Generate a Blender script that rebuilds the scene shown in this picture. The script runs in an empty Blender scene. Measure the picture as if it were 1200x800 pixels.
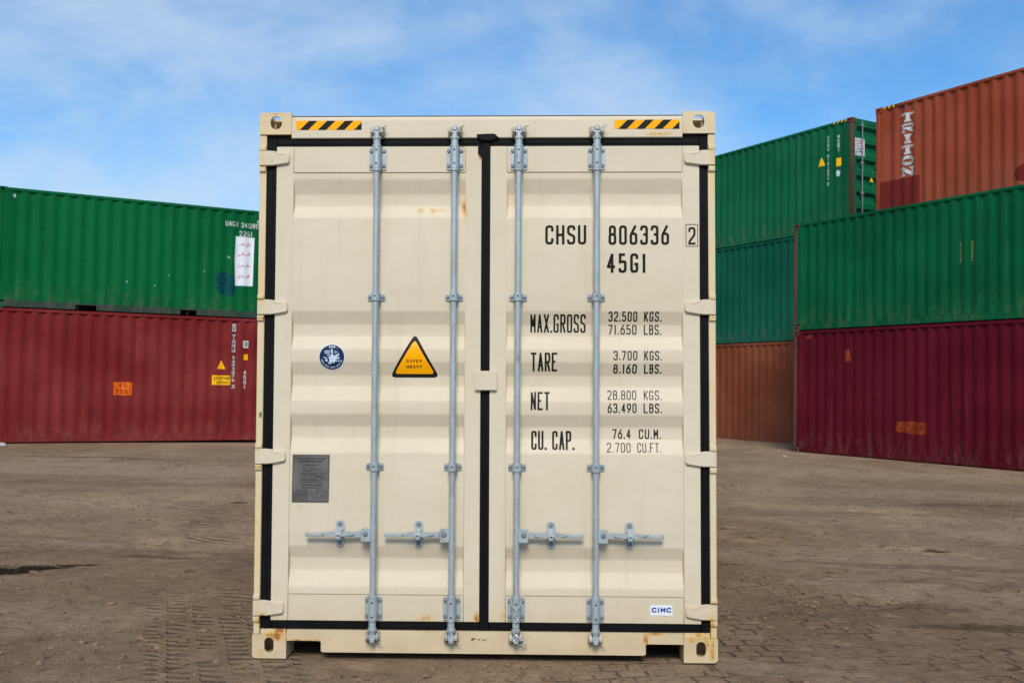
import bpy, bmesh, math, random
import numpy as np
from mathutils import Vector, Matrix
from mathutils.geometry import tessellate_polygon
R = math.radians
rnd = random.Random(7)
scene = bpy.context.scene
COL = scene.collection

# ------------------------------------------------------------------ camera
CAMZ = 1.4461
pitch, roll = R(2.536), R(0.958)
fw = Vector((0, math.cos(pitch), math.sin(pitch)))
rt = Vector((1, 0, 0)); up = rt.cross(fw)
r2 = rt*math.cos(roll) + up*math.sin(roll)
u2 = -rt*math.sin(roll) + up*math.cos(roll)
cam = bpy.data.cameras.new('camera')
cam.sensor_width = 36; cam.lens = 1185.1/1200*36
cam.clip_start = 0.05; cam.clip_end = 3000
cam.dof.use_dof = True; cam.dof.focus_distance = 5.4; cam.dof.aperture_fstop = 6.5
co = bpy.data.objects.new('camera', cam); COL.objects.link(co)
M = Matrix(((r2.x, u2.x, -fw.x), (r2.y, u2.y, -fw.y), (r2.z, u2.z, -fw.z))).to_4x4()
M.translation = (0, 0, CAMZ)
co.matrix_world = M
scene.camera = co
# ------------------------------------------------------------------ world
SUN_EL, SUN_AZ = 42.0, 182.0       # azimuth clockwise from +Y (the view direction)
w = bpy.data.worlds.new('World'); scene.world = w; w.use_nodes = True
nt = w.node_tree; N = nt.nodes; L = nt.links; N.clear()
out = N.new('ShaderNodeOutputWorld'); bg = N.new('ShaderNodeBackground')
sky = N.new('ShaderNodeTexSky'); sky.sky_type = 'NISHITA'; sky.sun_disc = False
sky.sun_elevation = R(SUN_EL); sky.sun_rotation = R(SUN_AZ)
sky.air_density = 1.0; sky.dust_density = 0.4; sky.ozone_density = 2.0
bg.inputs['Strength'].default_value = 0.085
tc = N.new('ShaderNodeTexCoord')
def wmap(scale, loc=(0, 0, 0), rot=(0, 0, 0)):
    m = N.new('ShaderNodeMapping'); m.inputs['Scale'].default_value = scale
    m.inputs['Location'].default_value = loc; m.inputs['Rotation'].default_value = rot
    L.new(tc.outputs['Generated'], m.inputs['Vector']); return m
def wnoise(m, sc, det, rough, dist=0.0):
    n = N.new('ShaderNodeTexNoise'); n.inputs['Scale'].default_value = sc; n.inputs['Detail'].default_value = det
    n.inputs['Roughness'].default_value = rough; n.inputs['Distortion'].default_value = dist
    L.new(m.outputs[0], n.inputs['Vector']); return n
def wmath(op, a, b=None, clamp=False):
    m = N.new('ShaderNodeMath'); m.operation = op; m.use_clamp = clamp
    for i, v in enumerate((a, b)):
        if v is None: continue
        if isinstance(v, (int, float)): m.inputs[i].default_value = v
        else: L.new(v, m.inputs[i])
    return m.outputs[0]
n1 = wnoise(wmap((1, 1, 2.2), (3.1, 0.9, 1.3), (0, R(20), 0)), 1.6, 4, 0.5, 0.3)
n2 = wnoise(wmap((1, 1, 1.9), (7.3, 2.2, 5.2), (0, R(24), 0)), 4.2, 7, 0.58, 0.25)
sep = N.new('ShaderNodeSeparateXYZ'); L.new(tc.outputs['Generated'], sep.inputs[0])
cl = wmath('ADD', wmath('MULTIPLY', n1.outputs['Fac'], 0.50), wmath('MULTIPLY', n2.outputs['Fac'], 0.50))
side = wmath('MULTIPLY', sep.outputs['X'], -0.07)                       # thicker cloud to the left of the view
lowc = wmath('MULTIPLY', wmath('SUBTRACT', 0.25, sep.outputs['Z']), 0.25)   # and towards the horizon
cl = wmath('ADD', wmath('ADD', cl, side), lowc)
ramp = N.new('ShaderNodeMapRange'); ramp.interpolation_type = 'SMOOTHSTEP'
ramp.inputs['From Min'].default_value = 0.38; ramp.inputs['From Max'].default_value = 0.66
ramp.inputs['To Min'].default_value = 0.0; ramp.inputs['To Max'].default_value = 0.85
L.new(cl, ramp.inputs['Value'])
tint = N.new('ShaderNodeMix'); tint.data_type = 'RGBA'; tint.blend_type = 'MULTIPLY'
tint.inputs['Factor'].default_value = 1.0
tint.inputs['B'].default_value = (0.50, 0.90, 1.16, 1)
L.new(sky.outputs[0], tint.inputs['A'])
mx = N.new('ShaderNodeMix'); mx.data_type = 'RGBA'
mx.inputs['B'].default_value = (4.3, 5.3, 6.4, 1)
L.new(ramp.outputs[0], mx.inputs['Factor']); L.new(tint.outputs['Result'], mx.inputs['A'])
L.new(mx.outputs['Result'], bg.inputs['Color']); L.new(bg.outputs[0], out.inputs['Surface'])
# ------------------------------------------------------------------ sun (veiled by cloud)
sl = bpy.data.lights.new('sun', 'SUN'); sl.energy = 2.1; sl.angle = R(22); sl.color = (1.0, 0.90, 0.76)
so = bpy.data.objects.new('sun', sl); COL.objects.link(so)
az, el = R(SUN_AZ), R(SUN_EL)
sd = Vector((math.sin(az)*math.cos(el), math.cos(az)*math.cos(el), math.sin(el)))
so.rotation_euler = sd.to_track_quat('Z', 'Y').to_euler(); so.location = sd*30
vs = scene.view_settings
vs.view_transform = 'Standard'; vs.look = 'None'; vs.exposure = 0.70; vs.gamma = 1; vs.use_curve_mapping = False

# ------------------------------------------------------------------ node helpers
def srgb(r, g, b):
    return tuple(((c/255)/12.92 if c/255 <= .04045 else ((c/255+.055)/1.055)**2.4) for c in (r, g, b)) + (1,)
class NB:
    def __init__(s, name):
        s.m = bpy.data.materials.new(name); s.m.use_nodes = True
        s.t = s.m.node_tree; s.t.nodes.clear()
        s.out = s.t.nodes.new('ShaderNodeOutputMaterial'); s.b = s.t.nodes.new('ShaderNodeBsdfPrincipled')
        s.t.links.new(s.b.outputs[0], s.out.inputs['Surface'])
        s.tc = s.t.nodes.new('ShaderNodeTexCoord'); s.co = s.tc.outputs['Object']
    def set(s, sock, v):
        if v is None: return
        if hasattr(v, 'is_linked') or isinstance(v, bpy.types.NodeSocket): s.t.links.new(v, sock)
        elif isinstance(v, tuple) and len(v) == 3 and sock.type == 'RGBA': sock.default_value = v+(1,)
        else: sock.default_value = v
    def inp(s, name, v): s.set(s.b.inputs[name], v)
    def math(s, op, a, b=None, c=None, clamp=False):
        n = s.t.nodes.new('ShaderNodeMath'); n.operation = op; n.use_clamp = clamp
        s.set(n.inputs[0], a); s.set(n.inputs[1], b)
        if c is not None: s.set(n.inputs[2], c)
        return n.outputs[0]
    def mapping(s, scale=(1, 1, 1), loc=(0, 0, 0), rot=(0, 0, 0), src=None):
        n = s.t.nodes.new('ShaderNodeMapping'); n.inputs['Scale'].default_value = scale
        n.inputs['Location'].default_value = loc; n.inputs['Rotation'].default_value = rot
        s.t.links.new(src or s.co, n.inputs['Vector']); return n.outputs[0]
    def noise(s, vec, scale, det=4, rough=.5, dist=0.0, color=False):
        n = s.t.nodes.new('ShaderNodeTexNoise'); n.inputs['Scale'].default_value = scale
        n.inputs['Detail'].default_value = det; n.inputs['Roughness'].default_value = rough
        n.inputs['Distortion'].default_value = dist
        s.t.links.new(vec, n.inputs['Vector']); return n.outputs['Color' if color else 'Fac']
    def rng(s, v, a, b, c=0.0, d=1.0):
        n = s.t.nodes.new('ShaderNodeMapRange'); n.interpolation_type = 'SMOOTHSTEP'
        s.set(n.inputs['Value'], v)
        for k, x in zip(('From Min', 'From Max', 'To Min', 'To Max'), (a, b, c, d)): n.inputs[k].default_value = x
        return n.outputs[0]
    def mix(s, f, a, b, blend='MIX'):
        n = s.t.nodes.new('ShaderNodeMix'); n.data_type = 'RGBA'; n.blend_type = blend
        s.set(n.inputs['Factor'], f); s.set(n.inputs['A'], a); s.set(n.inputs['B'], b); return n.outputs['Result']
    def xyz(s, vec=None):
        n = s.t.nodes.new('ShaderNodeSeparateXYZ'); s.t.links.new(vec or s.co, n.inputs[0]); return n.outputs
    def bump(s, h, strength, dist):
        n = s.t.nodes.new('ShaderNodeBump'); n.inputs['Strength'].default_value = strength
        n.inputs['Distance'].default_value = dist; s.set(n.inputs['Height'], h)
        s.t.links.new(n.outputs[0], s.b.inputs['Normal']); return n.outputs[0]

def flat_mat(name, col, rough=.6, metal=0.0, var=.12):
    b = NB(name)
    n = b.noise(b.mapping((1, 1, 1)), 9, 4, .6)
    c = b.mix(b.rng(n, .35, .7, 0, 1), col, tuple(x*(1-var) for x in col[:3])+(1,))
    b.inp('Base Color', c); b.inp('Roughness', rough); b.inp('Metallic', metal); b.inp('Specular IOR Level', .12)
    return b.m

def worn_paint(name, col, rough=.5, streak=.35, rust=(.10, .035, .015), rust_amt=.5, dirt=(.06, .05, .04), seed=0.0, dents=.012, fade=None):
    """sprayed steel: faded areas, vertical run-off streaks, chips of rust, dents"""
    b = NB(name)
    o = (seed*3.1, seed*1.7, seed*.9)
    big = b.noise(b.mapping((.35, .35, .6), o), 1.4, 3, .5)
    fine = b.noise(b.mapping((1, 1, 1), o), 14, 5, .6)
    st = b.noise(b.mapping((9, 9, .35), o), 1.0, 5, .6, .3)
    blot = b.noise(b.mapping((1, 1, .6), (o[1], o[0], 4+o[2])), 3.2, 6, .65, .4)
    fd = fade or tuple(min(1, c*1.35+.012) for c in col[:3])+(1,)
    c = b.mix(b.rng(big, .35, .68, 0, .8), col, fd)
    c = b.mix(b.rng(fine, .3, .75, 0, .18), c, tuple(x*.55 for x in col[:3])+(1,))
    c = b.mix(b.rng(st, .50, .74, 0, streak), c, dirt+(1,))
    z = b.xyz()[2]
    lt = b.noise(b.mapping((13, 13, .45), (o[0]+6, o[1], o[2])), 1.0, 6, .62, .2)
    c = b.mix(b.rng(lt, .56, .74, 0, .38), c, tuple(min(1, x*1.5+.03) for x in col[:3])+(1,))
    foot = b.math('MULTIPLY', b.rng(z, .75, .1), b.rng(b.noise(b.mapping((5, 5, 2)), 1.6, 6, .7), .45, .7, 0, .5))
    c = b.mix(foot, c, tuple(x*.5+y*.5+.02 for x, y in zip(col[:3], (.16, .11, .07)))+(1,))
    spk = b.noise(b.mapping((1, 1, .6), (o[0], 5, o[2])), 24, 3, .6)
    c = b.mix(b.math('MULTIPLY', b.rng(spk, .72, .76, 0, .7), b.rng(big, .45, .6)), c, tuple(min(1, x*1.2+.09) for x in col[:3])+(1,))
    c = b.mix(b.math('MULTIPLY', b.rng(blot, .56, .66), streak*.8), c, dirt+(1,))
    chip = b.noise(b.mapping((1, 1, .7), (2+o[0], o[1], o[2])), 7.5, 8, .72)
    rs = b.rng(chip, .66-.03*rust_amt, .70-.03*rust_amt, 0, min(1, rust_amt*1.4))
    c = b.mix(rs, c, rust+(1,))
    b.inp('Base Color', c)
    b.inp('Roughness', b.rng(fine, .2, .8, rough, rough+.2))
    b.inp('Specular IOR Level', .07)
    dn = b.noise(b.mapping((1, 1, .6), o), 2.2, 3, .5)
    b.bump(b.math('ADD', dn, b.math('MULTIPLY', fine, .04)), .9, dents*1.3)
    return b.m

def cream_paint(framing=False):
    b = NB('sun_aged_cream_paint' if framing else 'cream_paint')
    base = (.640, .562, .425, 1)
    big = b.noise(b.mapping((.8, .8, .8)), 1.7, 4, .55)
    fine = b.noise(b.mapping((1, 1, 1)), 38, 5, .6)
    c = b.mix(b.rng(big, .35, .7, 0, .7), base, (.608, .526, .384, 1))
    st = b.noise(b.mapping((16, 16, .8)), 1.0, 6, .6, .3)
    c = b.mix(b.rng(st, .52, .78, 0, .20), c, (.40, .33, .22, 1))
    X, Y, Z = b.xyz()
    if framing: c = b.mix(b.rng(big, .3, .7, .25, .75), c, (.640, .500, .270, 1))
    # dust thrown up on the lowest 40 cm
    low = b.rng(Z, .50, .0, 0, 1)
    dn = b.noise(b.mapping((2, 2, 4)), 3, 6, .65)
    c = b.mix(b.math('MULTIPLY', low, b.rng(dn, .3, .75, .25, .7)), c, (.47, .35, .21, 1))
    # scuffs
    sc = b.noise(b.mapping((1.2, 1, 3.5), (5, 1, 2)), 9, 8, .75)
    c = b.mix(b.rng(sc, .64, .69, 0, .40), c, (.33, .26, .18, 1))
    # rust bleeding from seams at fixed places (x, z, rx, rz, strength)
    spots = [(-1.17, .20, .03, .05, 1), (-1.08, .135, .05, .03, 1), (1.16, .10, .03, .05, .9), (.85, .10, .014, .05, 1), (.90, .145, .06, .01, .9), (1.18, .20, .03, .06, .9), (-1.10, .115, .07, .035, 1), (-1.17, .03, .03, .03, .8), (-.95, .094, .10, .008, 1), (-.862, .10, .01, .03, .6),
             (-1.175, .17, .02, .05, .8), (-1.19, 2.60, .02, .012, .8), (-1.19, 1.79, .03, .01, 1), (-1.20, 1.89, .03, .008, 1),
             (-1.20, 1.0, .03, .012, .9), (1.19, 1.80, .03, .01, .9), (1.20, .305, .03, .008, 1), (1.12, .14, .04, .03, .8), (1.09, .115, .05, .02, .8),
             (1.19, .07, .02, .09, .9), (.843, .115, .018, .04, 1.0), (-.125, 2.69, .012, .05, .9), (-.03, 2.66, .014, .03, 1.0), (-.115, 2.38, .02, .07, .9),
             (-.25, 2.37, .10, .020, .6), (-.35, 2.37, .03, .02, .8), (-.035, .22, .02, .035, 1.0), (-.31, .155, .10, .012, .8), (-.30, .215, .05, .03, .7),
             (.02, .16, .03, .01, .7), (.117, 2.42, .008, .09, .5), (-.985, .79, .014, .018, .55), (.93, 2.775, .10, .015, .75), (-1.035, 2.87, .02, .02, .8),
             (-1.13, 2.888, .06, .006, .8), (1.06, 2.80, .015, .03, .6), (.10, .23, .02, .02, .7), (-1.035, 1.5, .006, .12, .4)]
    acc = None
    for x, z, rx, rz, k in spots:
        dx = b.math('MULTIPLY', b.math('SUBTRACT', X, x), 1/rx)
        dz = b.math('MULTIPLY', b.math('SUBTRACT', Z, z), 1/rz)
        d = b.math('SQRT', b.math('ADD', b.math('MULTIPLY', dx, dx), b.math('MULTIPLY', dz, dz)))
        m = b.rng(d, 1.7, .1, 0, k)
        acc = m if acc is None else b.math('MAXIMUM', acc, m)
    ew = b.noise(b.mapping((6, 1, 1.1), (2, 2, 2)), 3.0, 6, .7)
    edge = b.math('MULTIPLY', b.rng(b.math('ABSOLUTE', X), 1.166, 1.19), b.rng(ew, .40, .62, 0, .75))
    c = b.mix(edge, c, (.66, .50, .25, 1))
    front = b.rng(Y, .25, .10, 0, 1)
    rn = b.noise(b.mapping((1, 1, .55)), 30, 7, .78, .6)
    yel = b.math('MULTIPLY', b.rng(b.math('ADD', b.math('MULTIPLY', acc, .75), b.math('MULTIPLY', rn, 1.6)), 1.02, 1.42, 0, .75), front)
    c = b.mix(yel, c, (.60, .36, .10, 1))
    red = b.math('MULTIPLY', b.rng(b.math('ADD', b.math('MULTIPLY', acc, .8), b.math('MULTIPLY', rn, 1.9)), 1.52, 1.85, 0, .9), front)
    c = b.mix(red, c, (.30, .085, .018, 1))
    # scattered tiny rust freckles
    fr = b.noise(b.mapping((1, 1, 1), (9, 3, 1)), 60, 3, .6)
    frm = b.noise(b.mapping((1, 1, 1), (1, 8, 1)), 4, 3, .6)
    c = b.mix(b.math('MULTIPLY', b.rng(fr, .755, .80, 0, .8), b.rng(frm, .5, .62)), c, (.33, .12, .035, 1))
    b.inp('Base Color', c)
    b.inp('Roughness', b.rng(big, .3, .7, .46, .6)); b.inp('Specular IOR Level', .25)
    dnt = b.noise(b.mapping((1, 1, 1.4)), 2.6, 3, .5)
    b.bump(b.math('ADD', dnt, b.math('MULTIPLY', fine, .04)), .8, .011)
    return b.m

def galv(name='galvanised_steel', col=(.40, .465, .49), rough=.45):
    b = NB(name)
    v = b.t.nodes.new('ShaderNodeTexVoronoi'); v.inputs['Scale'].default_value = 90
    b.t.links.new(b.mapping((1, 1, 1)), v.inputs['Vector'])
    f = b.noise(b.mapping((1, 1, .3)), 22, 5, .65)
    c = b.mix(b.rng(f, .3, .75), col+(1,), tuple(x*.66 for x in col)+(1,))
    c = b.mix(b.math('MULTIPLY', v.outputs['Distance'], .35), c, tuple(min(1, x*1.4) for x in col)+(1,))
    g = b.noise(b.mapping((1, 1, .5), (4, 2, 1)), 12, 6, .7)
    c = b.mix(b.rng(g, .56, .70, 0, .6), c, (.20, .18, .155, 1))
    rsn = b.noise(b.mapping((1, 1, .7), (7, 2, 9)), 26, 5, .7)
    c = b.mix(b.rng(rsn, .67, .72, 0, .6), c, (.26, .12, .05, 1))
    b.inp('Base Color', c); b.inp('Metallic', .35); b.inp('Roughness', b.rng(f, .2, .8, rough-.1, rough+.2))
    b.bump(f, .25, .002)
    return b.m

MAT = {}
MAT['cream'] = cream_paint(); MAT['cream_frame'] = cream_paint(True)
MAT['galv'] = galv()
MAT['galv_pale'] = galv('pale_zinc_steel', (.56, .60, .62), .35)
MAT['bolt'] = galv('bolt_steel', (.22, .25, .29), .45)
MAT['keeper'] = flat_mat('cream_painted_steel', (.50, .45, .35, 1), .5, 0, .45)
MAT['rubber'] = flat_mat('black_rubber', (.0055, .0055, .007, 1), .6, 0, .4)
MAT['hole'] = flat_mat('dark_hole', (.008, .008, .009, 1), .8)
MAT['ink'] = flat_mat('black_lettering_paint', (.012, .012, .012, 1), .5, 0, .1)
MAT['seam'] = flat_mat('seam_sealant', (.36, .30, .20, 1), .7, 0, .3)
MAT['gutter'] = flat_mat('weathered_edge', (.16, .12, .08, 1), .7, 0, .5)
MAT['amber'] = flat_mat('amber_film', (1.0, .42, .002, 1), .35, 0, .06)
MAT['navy'] = flat_mat('navy_film', (.012, .030, .085, 1), .35, 0, .1)
MAT['white'] = flat_mat('white_film', (.72, .75, .80, 1), .4, 0, .06)
MAT['pale_blue'] = flat_mat('pale_blue_film', (.50, .60, .72, 1), .4, 0, .1)
MAT['cimc_blue'] = flat_mat('blue_print', (.01, .045, .25, 1), .4, 0, .05)
MAT['plate'] = flat_mat('etched_aluminium', (.150, .140, .135, 1), .5, .0, .3)
MAT['plate_ink'] = flat_mat('plate_print', (.03, .03, .032, 1), .5)
MAT['underframe'] = flat_mat('underframe_black', (.02, .02, .02, 1), .8)
MAT['green'] = worn_paint('green_container_paint', (.0008, .098, .028, 1), .5, .20, dirt=(.01, .04, .018), seed=1, rust_amt=.28, fade=(.001, .125, .038, 1))
MAT['green_b'] = worn_paint('bottle_green_container_paint', (.002, .105, .040, 1), .5, .28, dirt=(.02, .05, .03), seed=2, rust_amt=.35, fade=(.008, .140, .062, 1))
MAT['green_c'] = worn_paint('emerald_container_paint', (.0008, .086, .030, 1), .5, .28, dirt=(.008, .035, .016), seed=3, rust_amt=.25, fade=(.001, .118, .042, 1))
MAT['teal'] = worn_paint('teal_container_paint', (.002, .082, .050, 1), .5, .32, dirt=(.015, .04, .03), seed=4, rust_amt=.4, fade=(.006, .115, .072, 1))
MAT['red'] = worn_paint('red_container_paint', (.165, .014, .014, 1), .55, .42, dirt=(.07, .022, .018), seed=5, rust_amt=.25, fade=(.235, .034, .032, 1))
MAT['maroon'] = worn_paint('maroon_container_paint', (.090, .004, .012, 1), .6, .42, dirt=(.05, .008, .010), seed=6, rust_amt=.3, fade=(.120, .007, .018, 1))
MAT['brick'] = worn_paint('terracotta_container_paint', (.270, .052, .024, 1), .58, .32, dirt=(.15, .045, .025), seed=7, rust_amt=.25, fade=(.33, .075, .038, 1))
MAT['orange_brown'] = worn_paint('orange_brown_container_paint', (.190, .050, .022, 1), .58, .34, dirt=(.12, .05, .03), seed=8, rust_amt=.25)
MAT['rusty_post'] = worn_paint('rust_brown_post', (.085, .040, .024, 1), .7, .5, seed=9, rust_amt=.9)
MAT['dark_rail_green'] = worn_paint('shaded_green_rail', (.025, .045, .034, 1), .6, .5, seed=10, rust_amt=.4)  # greyish rail green, with the shadow on the rail darkened into it
MAT['patch_red'] = flat_mat('dark_red_touch_up', (.165, .017, .014, 1), .55, 0, .2)
MAT['patch_blue'] = flat_mat('faded_blue_touch_up', (.001, .068, .075, 1), .5, 0, .6)
MAT['orange'] = flat_mat('orange_placard_film', (.86, .15, .012, 1), .4, 0, .25)
MAT['orange_dull'] = flat_mat('faded_orange_paint', (.30, .045, .010, 1), .6, 0, .6)
MAT['yellow'] = flat_mat('yellow_film', (.95, .50, .005, 1), .4, 0, .1)
MAT['bgwhite'] = flat_mat('weathered_white_paint', (.60, .62, .62, 1), .6, 0, .5)
MAT['redink'] = flat_mat('red_marker', (.50, .03, .05, 1), .6)
MAT['straw'] = flat_mat('straw_stain', (.22, .21, .07, 1), .6, 0, .5)
MAT['paper'] = flat_mat('white_litter', (.5, .51, .53, 1), .7)

# ------------------------------------------------------------------ mesh helpers
def obj(name, bm, mats, parent=None, smooth=False):
    me = bpy.data.meshes.new(name); bm.to_mesh(me); bm.free()
    for m in (mats if isinstance(mats, (list, tuple)) else [mats]): me.materials.append(MAT[m] if isinstance(m, str) else m)
    if smooth: me.polygons.foreach_set('use_smooth', [True]*len(me.polygons))
    me.set_sharp_from_angle(angle=R(38))
    o = bpy.data.objects.new(name, me); COL.objects.link(o)
    if parent: o.parent = parent
    return o
def tag(o, label=None, cat=None, group=None, kind=None):
    if label: o['label'] = label
    if cat: o['category'] = cat
    if group: o['group'] = group
    if kind: o['kind'] = kind
    return o
def empty(name, loc, rot=(0, 0, 0)):
    o = bpy.data.objects.new(name, None); o.empty_display_size = .3; COL.objects.link(o)
    o.location = loc; o.rotation_euler = rot; return o
def box(bm, x0, x1, y0, y1, z0, z1, bev=0.0, mi=0, seg=1):
    vs_ = [bm.verts.new((x, y, z)) for x in (x0, x1) for y in (y0, y1) for z in (z0, z1)]
    idx = [(0, 1, 3, 2), (4, 6, 7, 5), (0, 4, 5, 1), (2, 3, 7, 6), (0, 2, 6, 4), (1, 5, 7, 3)]
    fs = [bm.faces.new([vs_[i] for i in f]) for f in idx]
    for f in fs: f.material_index = mi
    if bev:
        es = list({e for f in fs for e in f.edges})
        r = bmesh.ops.bevel(bm, geom=es, offset=bev, segments=seg, profile=.5, affect='EDGES')
        for f in r['faces']: f.material_index = mi
def poly_prism(bm, loops, y0, y1, mi=0, back=True, axis='y'):
    """loops: [outer, hole, ...] of (x, z); extruded between y0 (front) and y1"""
    def P(p, d):
        return (p[0], d, p[1]) if axis == 'y' else (d, p[0], p[1])
    fr = []; bk = []
    for lp in loops:
        fr.append([bm.verts.new(P(p, y0)) for p in lp]); bk.append([bm.verts.new(P(p, y1)) for p in lp])
    if len(loops) == 1:
        bm.faces.new(fr[0]).material_index = mi
        if back: bm.faces.new(bk[0][::-1]).material_index = mi
        loops = []
    tri = [] if not loops else tessellate_polygon([[Vector((p[0], p[1], 0)) for p in lp] for lp in loops])
    F = [v for l in fr for v in l]; B = [v for l in bk for v in l]
    for t in tri:
        try:
            bm.faces.new([F[i] for i in t]).material_index = mi
            if back: bm.faces.new([B[i] for i in reversed(t)]).material_index = mi
        except ValueError: pass
    for a, b_ in zip(fr, bk):
        n = len(a)
        for i in range(n):
            bm.faces.new((a[i], a[(i+1) % n], b_[(i+1) % n], b_[i])).material_index = mi
def stadium(cx, cz, w_, h_, n=8):
    r = w_/2; hh = h_/2-r; pts = []
    for k in range(n+1):
        a = math.pi*k/n; pts.append((cx+r*math.cos(a), cz+hh+r*math.sin(a)))
    for k in range(n+1):
        a = math.pi+math.pi*k/n; pts.append((cx+r*math.cos(a), cz-hh+r*math.sin(a)))
    return pts
def rrect(x0, x1, z0, z1, r, n=4, corners='1111'):
    """corners flags: bl, br, tr, tl"""
    pts = []
    for k, (cx, cz, a0, sx, sz) in enumerate(((x0, z0, 180, 1, 1), (x1, z0, 270, -1, 1), (x1, z1, 0, -1, -1), (x0, z1, 90, 1, -1))):
        if corners[k] == '1':
            for i in range(n+1):
                a = R(a0+90*i/n); pts.append((cx+sx*r+r*math.cos(a), cz+sz*r+r*math.sin(a)))
        else: pts.append((cx, cz))
    return pts
def cyl(bm, p0, p1, r0, r1=None, n=16, mi=0, caps=True):
    p0 = Vector(p0); p1 = Vector(p1); r1 = r0 if r1 is None else r1
    d = (p1-p0).normalized(); a = d.orthogonal().normalized(); b_ = d.cross(a)
    A = []; B = []
    for i in range(n):
        t = 2*math.pi*i/n; v = a*math.cos(t)+b_*math.sin(t)
        A.append(bm.verts.new(p0+v*r0)); B.append(bm.verts.new(p1+v*r1))
    for i in range(n):
        f = bm.faces.new((A[i], A[(i+1) % n], B[(i+1) % n], B[i])); f.material_index = mi; f.smooth = True
    if caps:
        bm.faces.new(list(reversed(A))).material_index = mi; bm.faces.new(B).material_index = mi
def tube_path(bm, pts, r, n=6, mi=0):
    for a, b_ in zip(pts[:-1], pts[1:]): cyl(bm, a, b_, r, n=n, mi=mi)

# ------------------------------------------------------------------ stroke lettering
G = {}
r_ = .42
def S(*p, closed=False): return (list(p), closed)
G['C'] = [S((1, .70), (1, 1, r_), (0, 1, r_), (0, 0, r_), (1, 0, r_), (1, .30))]
G['H'] = [S((0, 0), (0, 1)), S((1, 0), (1, 1)), S((0, .5), (1, .5))]
G['S'] = [S((1, .78), (1, 1, r_), (0, 1, r_), (0, .58, .3), (1, .42, .3), (1, 0, r_), (0, 0, r_), (0, .22))]
G['U'] = [S((0, 1), (0, 0, r_), (1, 0, r_), (1, 1))]
G['O'] = [S((0, .5), (0, 1, r_), (1, 1, r_), (1, 0, r_), (0, 0, r_), closed=True)]
G['0'] = G['O']
G['8'] = [S((.06, .75), (.06, 1, r_), (.94, 1, r_), (.94, .54, r_), (.06, .54, r_), closed=True), S((0, .25), (0, .54, r_), (1, .54, r_), (1, 0, r_), (0, 0, r_), closed=True)]
G['6'] = [S((.78, 1), (0, .50, .2), (0, 0, r_), (1, 0, r_), (1, .58, r_), (.02, .58, .3))]
G['9'] = [S((.22, 0), (1, .50, .2), (1, 1, r_), (0, 1, r_), (0, .42, r_), (.98, .42, .3))]
G['3'] = [S((0, .78), (0, 1, r_), (1, 1, r_), (1, .54, .25), (.35, .54)), S((.4, .54), (1, .54, .25), (1, 0, r_), (0, 0, r_), (0, .22))]
G['2'] = [S((0, .76), (0, 1, r_), (1, 1, r_), (1, .56, .3), (0, .12, .1), (0, 0), (1, 0))]
G['4'] = [S((.72, 0), (.72, 1), (0, .28), (1, .28))]
G['5'] = [S((.95, 1), (.06, 1), (.06, .56), (1, .60, .35), (1, 0, r_), (0, 0, r_), (0, .2))]
G['G'] = [S((1, .74), (1, 1, r_), (0, 1, r_), (0, 0, r_), (1, 0, r_), (1, .44), (.5, .44))]
G['1'] = [S((.25, .82), (.6, 1), (.6, 0))]
G['7'] = [S((0, 1), (1, 1), (.35, 0))]
G['M'] = [S((0, 0), (0, 1), (.5, .35), (1, 1), (1, 0))]
G['A'] = [S((0, 0), (.5, 1), (1, 0)), S((.17, .30), (.83, .30))]
G['X'] = [S((0, 0), (1, 1)), S((0, 1), (1, 0))]
G['R'] = [S((0, 0), (0, 1), (1, 1, r_), (1, .5, r_), (0, .5)), S((.5, .5), (1, 0))]
G['P'] = [S((0, 0), (0, 1), (1, 1, r_), (1, .48, r_), (0, .48))]
G['K'] = [S((0, 0), (0, 1)), S((1, 1), (.02, .42)), S((.3, .58), (1, 0))]
G['L'] = [S((0, 1), (0, 0), (1, 0))]
G['B'] = [S((0, .53), (0, 1), (.92, 1, r_), (.92, .53, .3), (0, .53)), S((0, .53), (1, .53, .3), (1, 0, r_), (0, 0), (0, .53))]
G['T'] = [S((0, 1), (1, 1)), S((.5, 1), (.5, 0))]
G['E'] = [S((1, 1), (0, 1), (0, 0), (1, 0)), S((0, .52), (.8, .52))]
G['N'] = [S((0, 0), (0, 1), (1, 0), (1, 1))]
G['F'] = [S((0, 0), (0, 1), (1, 1)), S((0, .52), (.8, .52))]
G['I'] = [S((.5, 0), (.5, 1))]
G['V'] = [S((0, 1), (.5, 0), (1, 1))]
G['Y'] = [S((0, 1), (.5, .5), (1, 1)), S((.5, .5), (.5, 0))]
G['-'] = [S((.1, .5), (.9, .5))]
def round_poly(pts, closed, w_, h_, x0, z0):
    P = [(Vector((x0+p[0]*w_, z0+p[1]*h_)), (p[2] if len(p) > 2 else 0)*w_) for p in pts]
    n = len(P); res = []
    for i, (p, r) in enumerate(P):
        if r <= 0 or (not closed and i in (0, n-1)): res.append(p); continue
        a = P[i-1][0]; c = P[(i+1) % n][0]
        da = (a-p); dc = (c-p); r = min(r, da.length*.5, dc.length*.5)
        pa = p+da.normalized()*r; pc = p+dc.normalized()*r
        for k in range(5):
            t = k/4; res.append(pa*(1-t)**2+p*2*t*(1-t)+pc*t*t)
    o = []
    for q in res:
        if not o or (q-o[-1]).length > 1e-5: o.append(q)
    if closed and (o[0]-o[-1]).length < 1e-5: o.pop()
    return o
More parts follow.
